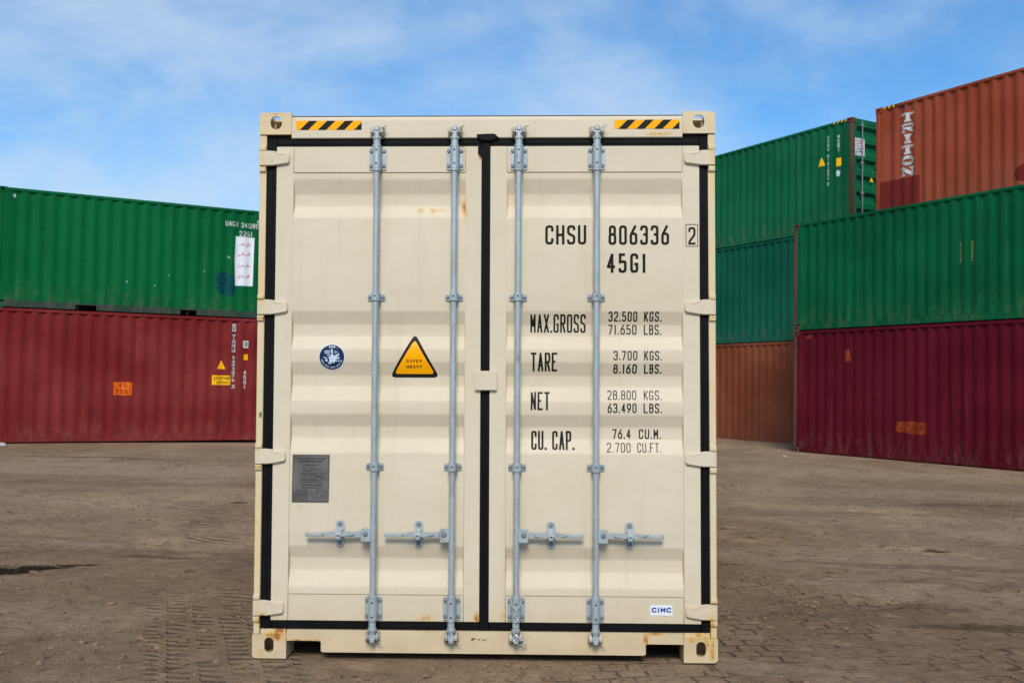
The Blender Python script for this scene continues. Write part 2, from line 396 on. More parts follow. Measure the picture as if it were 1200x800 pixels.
def ribbon(bm, pts, t, d, closed=False, mi=0):
    n = len(pts); Lv = []; Rv = []
    for i, p in enumerate(pts):
        a = pts[i-1] if (i > 0 or closed) else None
        c = pts[(i+1) % n] if (i < n-1 or closed) else None
        d0 = (p-a).normalized() if a is not None else None
        d1 = (c-p).normalized() if c is not None else None
        if d0 is None: m = Vector((-d1.y, d1.x)); s = 1
        elif d1 is None: m = Vector((-d0.y, d0.x)); s = 1
        else:
            n0 = Vector((-d0.y, d0.x)); n1_ = Vector((-d1.y, d1.x)); m = n0+n1_
            if m.length < 1e-4: m = n0
            m.normalize(); s = min(1/max(.3, m.dot(n0)), 1.9)
        Lv.append(bm.verts.new((p.x+m.x*t/2*s, d, p.y+m.y*t/2*s))); Rv.append(bm.verts.new((p.x-m.x*t/2*s, d, p.y-m.y*t/2*s)))
    for i in range(n if closed else n-1):
        j = (i+1) % n
        bm.faces.new((Lv[i], Lv[j], Rv[j], Rv[i])).material_index = mi
def glyph(bm, ch, x0, x1, z0, z1, t, d=0.0, mi=0):
    if ch == '.':
        cx = (x0+x1)/2
        ribbon(bm, [Vector((cx, z0)), Vector((cx, z0+t*1.15))], t*1.15, d, mi=mi); return
    if ch not in G: return
    for k, (pts, closed) in enumerate(G[ch]):
        q = round_poly(pts, closed, (x1-x0-t), (z1-z0-t), x0+t/2, z0+t/2)
        ext = []
        if not closed:      # square the free ends out to the cell edge
            for i, j, e in ((0, 1, pts[0]), (-1, -2, pts[-1])):
                dv = (q[i]-q[j]).normalized(); ex = abs(dv.x) > abs(dv.y)
                if (ex and e[0] in (0, 1)) or (not ex and e[1] in (0, 1)): q[i] = q[i]+dv*t*.5
        if closed: ribbon(bm, q, t, d-.00025*k, True, mi); continue
        part = [q[0]]; nk = 0
        for i in range(1, len(q)):
            part.append(q[i])
            if i == len(q)-1: break
            d0 = (q[i]-q[i-1]).normalized(); d1 = (q[i+1]-q[i]).normalized()
            if d0.dot(d1) < -.25:       # sharp turn: two butted strokes
                part[-1] = q[i]+d0*t*.30
                ribbon(bm, part, t, d-.00025*k-.00012*nk, False, mi); nk += 1
                part = [q[i]-d1*t*.30]
        ribbon(bm, part, t, d-.00025*k-.00012*nk, False, mi)
def word(bm, s, x0, x1, z0, z1, t, gap=.26, d=0.0, mi=0):
    """fit s between x0 and x1; '.' is a narrow cell, ' ' half a cell"""
    wd = [(.30 if c == '.' else .55 if c == ' ' else .5 if c in '1I' else 1.0) for c in s]
    tot = sum(wd)+gap*(len(s)-1); u = (x1-x0)/tot; x = x0
    for c, k in zip(s, wd):
        glyph(bm, c, x, x+k*u, z0, z1, t, d, mi); x += (k+gap)*u
def slice_at(bm, axis, vals):
    no = Vector((1, 0, 0)) if axis == 'x' else Vector((0, 0, 1))
    for v in vals:
        bmesh.ops.bisect_plane(bm, geom=bm.verts[:]+bm.edges[:]+bm.faces[:], plane_co=no*v, plane_no=no, dist=1e-6)
def disc(bm, cx, cz, r, d, mi=0, n=40):
    bm.faces.new([bm.verts.new((cx+r*math.cos(2*math.pi*k/n), d, cz+r*math.sin(2*math.pi*k/n))) for k in range(n)][::-1]).material_index = mi
def flatpoly(bm, pts, d, mi=0):
    f = bm.faces.new([bm.verts.new((x, d, z)) for x, z in pts]); f.material_index = mi; return f

# ------------------------------------------------------------------ the ground
def vnoise(x, y, seed):
    rs = np.random.RandomState(seed); T = rs.rand(64, 64)
    xi = np.floor(x).astype(int); yi = np.floor(y).astype(int); fx = x-xi; fy = y-yi
    fx = fx*fx*(3-2*fx); fy = fy*fy*(3-2*fy)
    g = lambda i, j: T[(xi+i) % 64, (yi+j) % 64]
    return (g(0, 0)*(1-fx)+g(1, 0)*fx)*(1-fy)+(g(0, 1)*(1-fx)+g(1, 1)*fx)*fy-.5
def ground_base(x, y):
    """the yard falls slightly to the left where the cream container stands"""
    wgt = np.exp(-((x/3.2)**2))*np.exp(-np.maximum(0, np.abs(y-11)-7)**2/8)
    z = wgt*(.0134+.0131*(x+.12)*1.0)
    t = np.clip((-x-4)/6, 0, 1); z = z+.052*t*t*(3-2*t)
    return z
def ground_z(x, y):
    x = np.asarray(x, float); y = np.asarray(y, float)
    z = ground_base(x, y)-.004
    u1 = .030*vnoise(x*.55, y*.5, 1)+.016*vnoise(x*1.9, y*1.6, 2)+.008*vnoise(x*5, y*4.2, 3)+.006*vnoise(x*13, y*11, 4)-.016*np.maximum(0, vnoise(x*3.1+.9*vnoise(x*7, y*7, 8), y*7.5, 9)-.18)+.010*np.abs(vnoise(x*9, y*9, 10))
    # pressed level under and around the containers
    foot = np.exp(-(np.maximum(0, np.abs(x)-1.2)**2)/.12)*np.exp(-(np.maximum(0, 5.15-y)**2)/.06)*(y > 3)
    n1x, n1y = .8718, .4898
    dr = (x-6.84)*n1x+(y-24.38)*n1y
    foot = np.maximum(foot, np.exp(-np.maximum(0, -dr)**2/.4))
    dl = (x+10.89)*(-.4721)+(y-21.52)*.8815
    foot = np.maximum(foot, np.exp(-np.maximum(0, -dl)**2/.4))
    z = z+(u1-.006)*(1-foot)-.004*foot
    # ruts
    def rut(pts, wd, dep, sd):
        nonlocal z
        for (ax, ay), (bx, by) in zip(pts[:-1], pts[1:]):
            tx, ty = bx-ax, by-ay; l2 = tx*tx+ty*ty
            t = np.clip(((x-ax)*tx+(y-ay)*ty)/l2, 0, 1)
            d = np.hypot(x-ax-t*tx, y-ay-t*ty)+.04*vnoise(x*3, y*3, sd)
            z = z-dep*np.exp(-(d/wd)**2)+dep*.55*np.exp(-((d-wd*1.9)/(wd*.8))**2)
    rut([(-4.8, 7.3), (-3.75, 7.75), (-3.25, 8.2)], .16, .008, 21)
    rut([(1.9, 9.9), (2.25, 9.7), (2.55, 9.75)], .07, .035, 22)
    rut([(2.05, 10.4), (2.6, 10.6)], .05, .03, 23)
    rut([(3.4, 9.5), (4.1, 9.1)], .06, .035, 24)
    rut([(1.3, 7.4), (2.4, 6.9), (3.6, 7.6), (5.2, 7.4)], .16, .02, 25)
    rut([(1.6, 13.0), (4.5, 12.2), (9.0, 12.6)], .25, .03, 26)
    rut([(-9, 13), (-5, 12.4), (-1.6, 13.5)], .25, .028, 27)
    rut([(-6, 10.2), (-3.2, 9.2), (-1.5, 9.8)], .16, .022, 28)
    return z
def axis(lo, hi, st, ends, grow):
    a = list(np.arange(lo, hi, st)); s = st; v = a[-1]
    while v < ends[1]: s *= grow; v += s; a.append(v)
    s = st; v = a[0]; f = []
    while v > ends[0]: s *= grow; v -= s; f.append(v)
    return np.array(f[::-1]+a)
gx = axis(-5.0, 5.0, .028, (-900, 900), 1.03); gy = axis(3.9, 10.5, .022, (-60, 1500), 1.022)
X_, Y_ = np.meshgrid(gx, gy)
fade = np.exp(-np.maximum(0, np.hypot(X_, Y_-10)-30)/20)
Z_ = ground_z(X_, Y_)*fade
me = bpy.data.meshes.new('ground')
nx, ny = len(gx), len(gy)
me.vertices.add(nx*ny); me.vertices.foreach_set('co', np.stack([X_, Y_, Z_], -1).astype(np.float32).ravel())
ii = (np.arange(ny-1)[:, None]*nx+np.arange(nx-1)[None, :]).ravel()
q = np.stack([ii, ii+1, ii+nx+1, ii+nx], 1).astype(np.int32)
me.loops.add(q.size); me.loops.foreach_set('vertex_index', q.ravel())
me.polygons.add(len(q)); me.polygons.foreach_set('loop_start', np.arange(0, q.size, 4, dtype=np.int32))
me.polygons.foreach_set('use_smooth', np.ones(len(q), bool))
me.update(); me.validate()
ground = bpy.data.objects.new('ground', me); COL.objects.link(ground); ground['kind'] = 'structure'

b = NB('packed_dirt')
X, Y, Z = b.xyz()
warp = b.noise(b.mapping((1, 1, 0)), 1.1, 4, .55, 0, True)
n_big = b.noise(b.mapping((.40, .26, 0)), 1.0, 5, .6, .6)
n_mid = b.noise(b.mapping((1.2, .8, 0)), 1.5, 7, .66, .5)
n_fine = b.noise(b.mapping((1, 1, 0)), 22, 8, .72)
n_grit = b.noise(b.mapping((1, 1, 0)), 130, 4, .7)
n_drag = b.noise(b.mapping((1.0, 1.2, 0), (1, 2, 0), (0, 0, R(35))), 1.3, 7, .68, .9)
c = b.mix(b.rng(n_big, .38, .62), (.320, .215, .130, 1), (.430, .300, .190, 1))
n_edge = b.noise(b.mapping((1, 1, 0), (8, 1, 0)), 3.0, 6, .65)
def patch(x, y, rx, ry, k, ang=0):
    ca, sa = math.cos(R(ang)), math.sin(R(ang))
    dx = b.math('SUBTRACT', X, x); dy = b.math('SUBTRACT', Y, y)
    u = b.math('ADD', b.math('MULTIPLY', dx, ca/rx), b.math('MULTIPLY', dy, sa/rx))
    v = b.math('ADD', b.math('MULTIPLY', dx, -sa/ry), b.math('MULTIPLY', dy, ca/ry))
    d = b.math('SQRT', b.math('ADD', b.math('MULTIPLY', u, u), b.math('MULTIPLY', v, v)))
    return b.rng(b.math('ADD', d, b.math('MULTIPLY', b.math('SUBTRACT', n_edge, .5), .9)), 1.08, .80, 0, k)
sand = None      # loose pale sand lying over the paving
for q_ in [(3.3, 7.3, 1.25, .55, .9, -12), (1.55, 5.15, .9, .16, .8, -28), (-3.6, 6.1, 1.5, .55, .6, 8), (-2.9, 9.1, 1.3, .35, .6, -6), (-6.5, 16.4, 5.0, 1.1, .8, 6), (-6.0, 12.2, 2.6, .5, .7, -4),
           (5.5, 14.5, 4.0, .7, .7, -5), (2.6, 8.9, 1.0, .5, .7, 10), (6.5, 10.3, 2.6, .45, .7, -6), (4.5, 18.0, 4.5, .9, .6, 0), (-4.6, 7.1, .9, .3, .5, 0)]:
    m = patch(*q_); sand = m if sand is None else b.math('MAXIMUM', sand, m)
c = b.mix(b.math('MULTIPLY', sand, .75), c, (.470, .338, .222, 1))
darker = None      # darker wheel swaths, and a darker patch left of the container
for q_ in [(2.2, 6.6, 1.2, .16, .6, 14), (2.9, 6.25, 1.6, .10, .7, -14), (4.6, 7.9, 1.6, .12, .7, 16), (4.2, 8.35, 2.2, .14, .8, -6), (-1.9, 8.3, .7, .9, .7, 20), (-4.8, 8.5, 2.4, .18, .6, 5), (3.0, 11.8, 3.0, .25, .6, 4), (-6, 14.2, 4.0, .3, .6, 3), (6.5, 12.6, 3, .3, .5, -6), (1.6, 12.8, 1.2, .5, .5, 0)]:
    m = patch(*q_); darker = m if darker is None else b.math('MAXIMUM', darker, m)
c = b.mix(b.math('MULTIPLY', darker, .5), c, (.150, .100, .062, 1))
c = b.mix(b.rng(n_mid, .46, .72, 0, .45), c, (.185, .120, .074, 1))
c = b.mix(b.rng(n_drag, .52, .70, 0, .35), c, (.420, .318, .222, 1))
c = b.mix(b.rng(n_fine, .54, .68, 0, .5), c, (.120, .078, .050, 1))
c = b.mix(b.rng(n_grit, .62, .75, 0, .5), c, (.36, .31, .26, 1))
n_clod = b.noise(b.mapping((1.0, .9, 0), (5, 5, 0), (0, 0, R(10))), 7, 8, .74, .5)
c = b.mix(b.rng(n_clod, .575, .62, 0, .55), c, (.110, .070, .044, 1))
c = b.mix(b.rng(n_clod, .44, .34, 0, .6), c, (.400, .305, .225, 1))
# block paving showing through the dirt
wv = b.t.nodes.new('ShaderNodeVectorMath'); wv.operation = 'MULTIPLY_ADD'
b.t.links.new(warp, wv.inputs[0]); wv.inputs[1].default_value = (.20, .20, 0); b.t.links.new(b.co, wv.inputs[2])
br = b.t.nodes.new('ShaderNodeTexBrick')
b.t.links.new(b.mapping((1, 1, 1), (0.02, .05, 0), (0, 0, R(-5)), wv.outputs[0]), br.inputs['Vector'])
br.inputs['Scale'].default_value = 1.0; br.inputs['Brick Width'].default_value = .145; br.inputs['Row Height'].default_value = .125
br.inputs['Mortar Size'].default_value = .011; br.inputs['Mortar Smooth'].default_value = .8
joint = br.outputs['Fac']
pm = b.noise(b.mapping((1, 1, 0), (6.3, 3.3, 0)), .75, 4, .6, .4)
pm2 = b.noise(b.mapping((1, 1.3, 0), (2.3, 8.3, 0)), 5.5, 5, .65)
right = b.rng(X, -.4, .9); near = b.rng(Y, 9.5, 6.0)
pav = b.math('MULTIPLY', b.math('MULTIPLY', b.rng(pm, .40, .54), b.rng(pm2, .43, .56)), b.math('MULTIPLY', near, b.math('MULTIPLY', b.math('MAXIMUM', right, .22), b.math('SUBTRACT', 1.0, b.math('MULTIPLY', sand, .9)))))
jm = b.math('MULTIPLY', joint, pav)
c = b.mix(b.math('MULTIPLY', jm, .55), c, (.070, .048, .034, 1))  # dark joints, with the shadow lying in them put into the colour
# lugged tyre print curving round the left of the container
xc = b.math('ADD', X, b.math('MULTIPLY', b.math('SUBTRACT', Y, 4.92), .34))
xw = b.math('ADD', xc, b.math('MULTIPLY', b.math('SUBTRACT', n_mid, .5), .03))
def band(v, a, b1, s):
    return b.math('MULTIPLY', b.rng(v, a-s, a+s), b.rng(v, b1+s, b1-s))
inb = b.math('MULTIPLY', band(xw, -1.74, -.92, .03), b.rng(Y, 7.5, 6.5))
colu = b.math('ABSOLUTE', b.math('SUBTRACT', b.math('FRACT', b.math('DIVIDE', xw, .165)), .5))
colm = b.rng(colu, .40, .32)
stag = b.math('MULTIPLY', b.math('FLOOR', b.math('DIVIDE', xw, .165)), .5)
lug = b.math('FRACT', b.math('ADD', b.math('ADD', b.math('DIVIDE', Y, .092), stag), b.math('MULTIPLY', xw, .25)))
lugm = band(lug, .30, .78, .12)
wear = b.rng(b.noise(b.mapping((1, 1, 0), (3, 3, 0)), 3.0, 4, .6), .36, .56)
tread = b.math('MULTIPLY', b.math('MULTIPLY', inb, wear), b.math('MULTIPLY', colm, lugm))
c = b.mix(b.math('MULTIPLY', tread, .30), c, (.085, .062, .046, 1))
# second, fainter small-lug print to the left of it, swinging away
x3 = b.math('ADD', X, b.math('MULTIPLY', Y, .42))
in3 = b.math('MULTIPLY', band(x3, 1.0, 1.5, .03), band(Y, 6.2, 12.5, .8))
lug3 = band(b.math('FRACT', b.math('ADD', b.math('DIVIDE', Y, .11), b.math('MULTIPLY', X, 2.0))), .25, .7, .12)
tr3 = b.math('MULTIPLY', b.math('MULTIPLY', in3, lug3), b.rng(n_mid, .40, .56))
c = b.mix(b.math('MULTIPLY', tr3, .3), c, (.09, .065, .05, 1))
# damp dark scrapes
def blot(x, y, rx, ry, k):
    dx = b.math('MULTIPLY', b.math('SUBTRACT', X, x), 1/rx); dy = b.math('MULTIPLY', b.math('SUBTRACT', Y, y), 1/ry)
    d = b.math('SQRT', b.math('ADD', b.math('MULTIPLY', dx, dx), b.math('MULTIPLY', dy, dy)))
    d = b.math('ADD', d, b.math('MULTIPLY', b.math('SUBTRACT', n_fine, .5), 1.5))
    return b.rng(d, 1.15, .55, 0, k)
acc = None
for s in [(-4.10, 7.52, .42, .16, 1.0), (-3.80, 7.72, .30, .17, 1.0), (-3.60, 7.86, .26, .13, 1.0), (-3.38, 8.00, .20, .07, .95), (-2.9, 8.4, .4, .08, .5), (2.2, 9.75, .28, .09, .8), (2.35, 10.5, .3, .06, .7),
          (3.8, 9.3, .33, .07, .8), (1.8, 8.3, .12, .05, .6), (-3.3, 12.4, .12, .07, .8), (-2.2, 9.2, .1, .05, .7), (-2.3, 10.6, .1, .06, .7),
          (3.2, 7.7, .7, .12, .35), (-7.5, 18.5, 1.8, .25, .4), (6.0, 13.2, .9, .2, .4), (2.9, 6.25, .5, .1, .4)]:
    m = blot(*s); acc = m if acc is None else b.math('MAXIMUM', acc, m)
c = b.mix(acc, c, (.038, .025, .017, 1))
b.inp('Base Color', c)
b.inp('Roughness', .95); b.inp('Specular IOR Level', .03)
h = b.math('ADD', b.math('MULTIPLY', n_fine, .35), b.math('MULTIPLY', n_clod, 1.5))
h = b.math('ADD', h, b.math('MULTIPLY', n_drag, .8))
h = b.math('ADD', h, b.math('MULTIPLY', n_grit, .08))
h = b.math('SUBTRACT', h, b.math('MULTIPLY', jm, .8))
h = b.math('SUBTRACT', h, b.math('MULTIPLY', tread, .50))
h = b.math('SUBTRACT', h, b.math('MULTIPLY', tr3, .4))
b.bump(h, 1.0, .055)
me.materials.append(b.m)

# loose gravel and clods, beyond counting
def gz(x, y): return float(ground_z(np.array([x]), np.array([y]))[0])
ph = (1+5**.5)/2
ICO = np.array([(-1, ph, 0), (1, ph, 0), (-1, -ph, 0), (1, -ph, 0), (0, -1, ph), (0, 1, ph), (0, -1, -ph), (0, 1, -ph), (ph, 0, -1), (ph, 0, 1), (-ph, 0, -1), (-ph, 0, 1)])/math.hypot(1, ph)
ICF = np.array([(0, 11, 5), (0, 5, 1), (0, 1, 7), (0, 7, 10), (0, 10, 11), (1, 5, 9), (5, 11, 4), (11, 10, 2), (10, 7, 6), (7, 1, 8), (3, 9, 4), (3, 4, 2), (3, 2, 6), (3, 6, 8), (3, 8, 9), (4, 9, 5), (2, 4, 11), (6, 2, 10), (8, 6, 7), (9, 8, 1)])
def scatter(name, n, sizes, probs, mat, label, cat, seed, clump):
    rs = np.random.RandomState(seed); m = n*8
    y = 4.3+rs.rand(m)**1.6*16; x = rs.uniform(-1, 1, m)*(.55*y+.5)
    ok = ~((np.abs(x) < 1.36) & (y > 5.3))
    if clump: ok &= vnoise(x*.9, y*1.1, 31)+.5*vnoise(x*3, y*3, 32) > rs.uniform(-.1, .45, m)
    x = x[ok][:n]; y = y[ok][:n]; z = ground_z(x, y); V = []; F = []
    for k in range(len(x)):
        s_ = rs.choice(sizes, p=probs)*rs.uniform(.7, 1.35); a = rs.uniform(0, 6.3)
        v = ICO*rs.uniform(.75, 1.25, (12, 1))*s_*np.array([1.15, rs.uniform(.6, 1), rs.uniform(.35, .6)])
        V.append(np.stack([v[:, 0]*math.cos(a)-v[:, 1]*math.sin(a)+x[k], v[:, 0]*math.sin(a)+v[:, 1]*math.cos(a)+y[k], v[:, 2]+z[k]+s_*.12], 1)); F.append(ICF+12*k)
    me_ = bpy.data.meshes.new(name); me_.from_pydata(np.concatenate(V).tolist(), [], np.concatenate(F).tolist()); me_.materials.append(mat)
    o = bpy.data.objects.new(name, me_); COL.objects.link(o); tag(o, label, cat, kind='stuff')
scatter('gravel', 700, [.003, .005, .008, .012], [.35, .4, .2, .05], flat_mat('gravel_stone', (.21, .16, .115, 1), .9, 0, .6), 'small brown stones loose on the packed dirt of the yard', 'gravel', 3, False)
scatter('dirt_clods', 5200, [.006, .010, .016, .024], [.40, .35, .18, .07], flat_mat('dirt_clod', (.235, .155, .095, 1), .95, 0, .4), 'crumbs and clods of dry brown dirt lying on the yard', 'dirt clods', 4, True)

# ------------------------------------------------------------------ the cream container
W2 = 1.219; H = 2.896; LEN = 12.192
YAW, LEAN = -0.0278, -0.0131
cc = empty('shipping_container', (-.121, 5.3639, .0134), (0, LEAN, YAW))
tag(cc, 'cream shipping container in front with closed double doors, numbered CHSU 806336', 'shipping container')
GR = [(2.536, 2.460, 2.394, 2.329), (1.829, 1.759, 1.695, 1.627), (1.557, 1.487, 1.428, 1.351), (1.281, 1.216, 1.153, 1.076), (.587, .522, .455, .375)]
DEP = .027
def prof(z):
    for a, b1, c1, d1 in GR:
        if d1 <= z <= a:
            if z > b1: return DEP*(a-z)/(a-b1)
            if z > c1: return DEP
            return DEP*(z-d1)/(c1-d1)
    return 0.0
ZB = [z for g_ in GR for z in g_]
PX = {'L': (-1.034, -.109), 'R': (.113, 1.046)}
def conform(bm, lift=.0012):
    slice_at(bm, 'z', ZB)
    for v in bm.verts:
        inside = (PX['L'][0] < v.co.x < PX['L'][1]) or (PX['R'][0] < v.co.x < PX['R'][1])
        v.co.y += (prof(v.co.z) if inside else -.003)-lift

def casting(parent, sx, top, yfront, back=False, mat='cream_frame'):
    bm = bmesh.new()
    x0, x1 = (-W2, -1.047) if sx < 0 else (1.047, W2)
    z0, z1 = (H-.118, H) if top else (0, .122)
    if not top: x0, x1 = (-W2, -1.039) if sx < 0 else (1.043, W2)
    cor = {(-1, True): '0001', (1, True): '0010', (-1, False): '1000', (1, False): '0100'}[(sx, top)]
    out_ = rrect(x0, x1, z0, z1, .022, 4, cor)
    hx = (-1.130 if sx < 0 else 1.132); hz = (z0+z1)/2+(.004 if top else .008)
    hole = stadium(hx, hz, .050 if not top else .062, .080 if not top else .072)
    d = 1 if not back else -1
    poly_prism(bm, [out_, hole[::-1]], yfront, yfront+d*.016)
    zt = z1-.014
    inner = [(x0+.02, z0+.016), (x1-.02, z0+.016), (x1-.02, zt), (x0+.02, zt)]
    if top:   # open upwards like a real top fitting: light falls into it
        xi0, xi1 = x0+.045, x1-.045
        u = [(x0, z0), (x1, z0), (x1, z1-.022), (x1-.01, z1), (xi1, z1), (xi1, zt), (x1-.02, zt), (x1-.02, z0+.016), (x0+.02, z0+.016), (x0+.02, zt), (xi0, zt), (xi0, z1), (x0+.01, z1), (x0, z1-.022)]
        poly_prism(bm, [u], yfront+d*.016, yfront+d*.15)
    else: poly_prism(bm, [out_, inner[::-1]], yfront+d*.016, yfront+d*.15)
    poly_prism(bm, [out_], yfront+d*.15, yfront+d*.178)
    bmesh.ops.recalc_face_normals(bm, faces=bm.faces)
    o = obj('corner_casting', bm, mat, parent)
    return o
for sx in (-1, 1):
    for top in (True, False):
        casting(cc, sx, top, -.012); casting(cc, sx, top, LEN+.004, True)
# corner posts
for sx in (-1, 1):
    bm = bmesh.new()
    def bx(a, b1, *r, **k):
        a, b1 = (a*sx, b1*sx); box(bm, min(a, b1), max(a, b1), *r, **k)
    bx(1.182, 1.2185, -.004, .010, .1225, H-.1185, bev=.004)
    bx(1.205, 1.2180, .0105, .13, .1225, H-.1185)
    bx(1.120, 1.2045, .060, .13, .1225, H-.1185)
    bx(1.0475, 1.1815, .0105, .058, .1225, .1495)
    o = obj('corner_post', bm, 'cream_frame', cc)
    bm = bmesh.new(); a = sorted((1.0475*sx, 1.1813*sx)); box(bm, a[0], a[1], .008, .05, 2.7560, 2.7775); obj('black_filler', bm, 'rubber', cc)  # black box filling the dark gap between gasket and casting
    bm = bmesh.new(); a = sorted((1.125*sx, 1.2165*sx)); box(bm, a[0], a[1], LEN-.08, LEN, .1225, H-.1185, bev=.003); obj('corner_post', bm, 'cream', cc)
# small stencilled mark on the left post
bm = bmesh.new(); word(bm, 'AV', -1.2, -1.188, 1.262, 1.290, .004); 
for v in bm.verts: v.co.y = -.0055
slx = obj('post_mark', bm, 'ink', cc)
# header
bm = bmesh.new()
pf = [(-.002, 2.757), (-.0062, 2.761), (-.0068, 2.85), (-.0060, 2.870), (-.003, 2.874), (.07, 2.874), (.07, 2.757)]
poly_prism(bm, [pf], -1.0465, 1.0465, axis='x'); bmesh.ops.recalc_face_normals(bm, faces=bm.faces)
header = obj('header', bm, 'cream', cc)
bm = bmesh.new(); box(bm, -1.046, 1.046, -.006, .02, 2.8742, 2.8785, bev=.001); obj('rain_gutter', bm, 'gutter', header)
# hazard strips on header
for x0, x1 in ((-1.023, -.669), (.686, 1.031)):
    bm = bmesh.new(); z0, z1 = 2.803, 2.852
    flatpoly(bm, [(x0, z0), (x1, z0), (x1, z1), (x0, z1)], -.0078, 0)
    n = 4; p_ = (x1-x0-.0)/3.62; sw = p_*.47; sk = z1-z0
    for k in range(4):
        xa = x0+.02+k*p_
        pts = [(xa, z0), (xa+sw, z0), (xa+sw+sk, z1), (xa+sk, z1)]
        if k == 3: pts = [(xa, z0), (x1, z0), (x1, z1), (min(xa+sk, x1), z1)] if xa+sk < x1 else [(xa, z0), (x1, z0), (x1, z0+(x1-xa))]
        flatpoly(bm, pts, -.0083, 1)
    obj('hazard_strip', bm, ['amber', 'ink'], header)
# sill
bm = bmesh.new()
sill_poly = [(-1.038, .0925), (-.868, .0925), (-.856, .088), (-.856, .040), (-.845, .034), (.835, .034), (.846, .040), (.846, .088), (.858, .0925), (1.042, .0925), (1.042, .149), (-1.038, .149)]
poly_prism(bm, [sill_poly], -.008, .012)
box(bm, -.85, .84, .0125, .06, .036, .046)
bmesh.ops.recalc_face_normals(bm, faces=bm.faces)
sill = obj('sill', bm, 'cream_frame', cc)
bm = bmesh.new()
for x, z, s in ((-.060, .108, .012), (-.052, .112, .010), (-.022, .108, .007), (.0, .106, .008), (.012, .108, .006), (-.035, .109, .004)):
    pts = [(x+s*math.cos(a)*rnd.uniform(.6, 1.1), z+s*.6*math.sin(a)*rnd.uniform(.6, 1.1)) for a in [k*math.pi/4 for k in range(8)]]
    flatpoly(bm, pts, -.0088-rnd.random()*.0004, 0)
obj('stamped_mark', bm, 'gutter', sill)
# underframe, floor, roof, sides, far end
bm = bmesh.new()
box(bm, -1.16, 1.16, .075, LEN-.1, .125, .16)
for k in range(28): box(bm, -1.1, 1.1, .3+k*.42, .35+k*.42, .03, .124)
obj('underframe', bm, 'underframe', cc)
for sx in (-1, 1):
    bm = bmesh.new(); a = sorted((1.168*sx, 1.212*sx)); box(bm, a[0], a[1], .17, LEN-.18, .02, .165, bev=.004); obj('bottom_side_rail', bm, 'cream', cc)
    bm = bmesh.new(); box(bm, a[0], a[1], .17, LEN-.18, 2.81, 2.875, bev=.004); obj('top_side_rail', bm, 'cream', cc)
def corr_sheet(bm, L0, L1, z0, z1, y=0.0, dep=.036, pitch=.278, mi=0, off=0.0):
    """vertical corrugation in the x-z plane; outer flats at y, inner at y+dep"""
    xs = corr_points(L0, L1, dep, pitch, off)
    lo = [bm.verts.new((x, y+d, z0)) for x, d in xs]; hi = [bm.verts.new((x, y+d, z1)) for x, d in xs]
    for i in range(len(xs)-1): bm.faces.new((lo[i], lo[i+1], hi[i+1], hi[i])).material_index = mi
def corr_points(L0, L1, dep=.036, pitch=.278, off=0.0):
    n = max(1, int((L1-L0-.10)/pitch)); rem = (L1-L0)-n*pitch; x = L0+rem/2
    xs = [(L0, 0.0)]
    for k in range(n):
        a = pitch*.26; s = (pitch-2*a)/2
        xs += [(x+a/2, 0.0), (x+a/2+s, dep), (x+a/2+s+a, dep), (x+a/2+2*s+a, 0.0)]; x += pitch
    xs.append((L1, 0.0)); return xs
def corr_depth(xs, x):
    for (a, da), (b1, db) in zip(xs[:-1], xs[1:]):
        if a <= x <= b1: return da+(db-da)*(x-a)/max(1e-9, b1-a)
    return 0.0
for sx in (-1, 1):
    bm = bmesh.new(); corr_sheet(bm, .13, LEN-.08, .165, 2.81)
    for v in bm.verts: v.co = Vector((sx*(1.206-v.co.y), v.co.x, v.co.z))
    obj('side_wall', bm, 'cream', cc)
bm = bmesh.new(); corr_sheet(bm, .07, LEN-.06, -1.168, 1.168, 0, .02, .21)
for v in bm.verts: v.co = Vector((v.co.z, v.co.x, 2.868-v.co.y))
obj('roof', bm, 'cream', cc)
bm = bmesh.new(); corr_sheet(bm, -1.12, 1.12, .13, 2.86)
for v in bm.verts: v.co.y = LEN-.05-v.co.y
obj('end_wall', bm, 'cream', cc)

# ---- doors
doors = {}
for sd_, (x0, x1), (f0, f1) in (('L', PX['L'], (-1.1265, -.0235)), ('R', PX['R'], (.0245, 1.1355))):
    bm = bmesh.new()
    zs = [2.573]+[z for g_ in GR for z in g_]+[.345]
    dv = [(z, 0.0) for z in (2.573,)]
    for a, b1, c1, d1 in GR: dv += [(a, 0), (b1, DEP), (c1, DEP), (d1, 0)]
    dv.append((.335, 0.0))
    A = [bm.verts.new((x0, y, z)) for z, y in dv]; B = [bm.verts.new((x1, y, z)) for z, y in dv]
    for i in range(len(dv)-1): bm.faces.new((A[i], A[i+1], B[i+1], B[i]))
    # slightly rounded folds
    es = [e for e in bm.edges if len(e.link_faces) == 2]
    bmesh.ops.bevel(bm, geom=es, offset=.007, segments=2, profile=.5, affect='EDGES')
    # frame members
    box(bm, f0, x0, -.003, .046, .196, 2.713, bev=.0025)
    box(bm, x1, f1, -.003, .046, .196, 2.713, bev=.0025)
    box(bm, x0+.0003, x1-.0003, -.0026, .046, 2.573, 2.7127, bev=.0022)
    box(bm, x0+.0003, x1-.0003, -.0022, .046, .1963, .335, bev=.0022)
    bmesh.ops.recalc_face_normals(bm, faces=bm.faces)
    d = obj('door', bm, 'cream', cc); doors[sd_] = d
    tag(d, 'left door with amber warning triangle' if sd_ == 'L' else 'right door with black weights lettering')
    # weld seams
    for a_ in [(x0+.004, x1-.004, z-.0014, z+.0014) for z in (2.5735, .3355)]+[(x-.0010, x+.0010, 2.5760, 2.705) for x in (x0, x1)]+[(x-.0009, x+.0009, .205, .333) for x in (x0, x1)]:
        bm = bmesh.new(); box(bm, a_[0], a_[1], -.0038, -.0005, a_[2], a_[3]); obj('weld_seam', bm, 'seam', d)
DL, DR = doors['L'], doors['R']
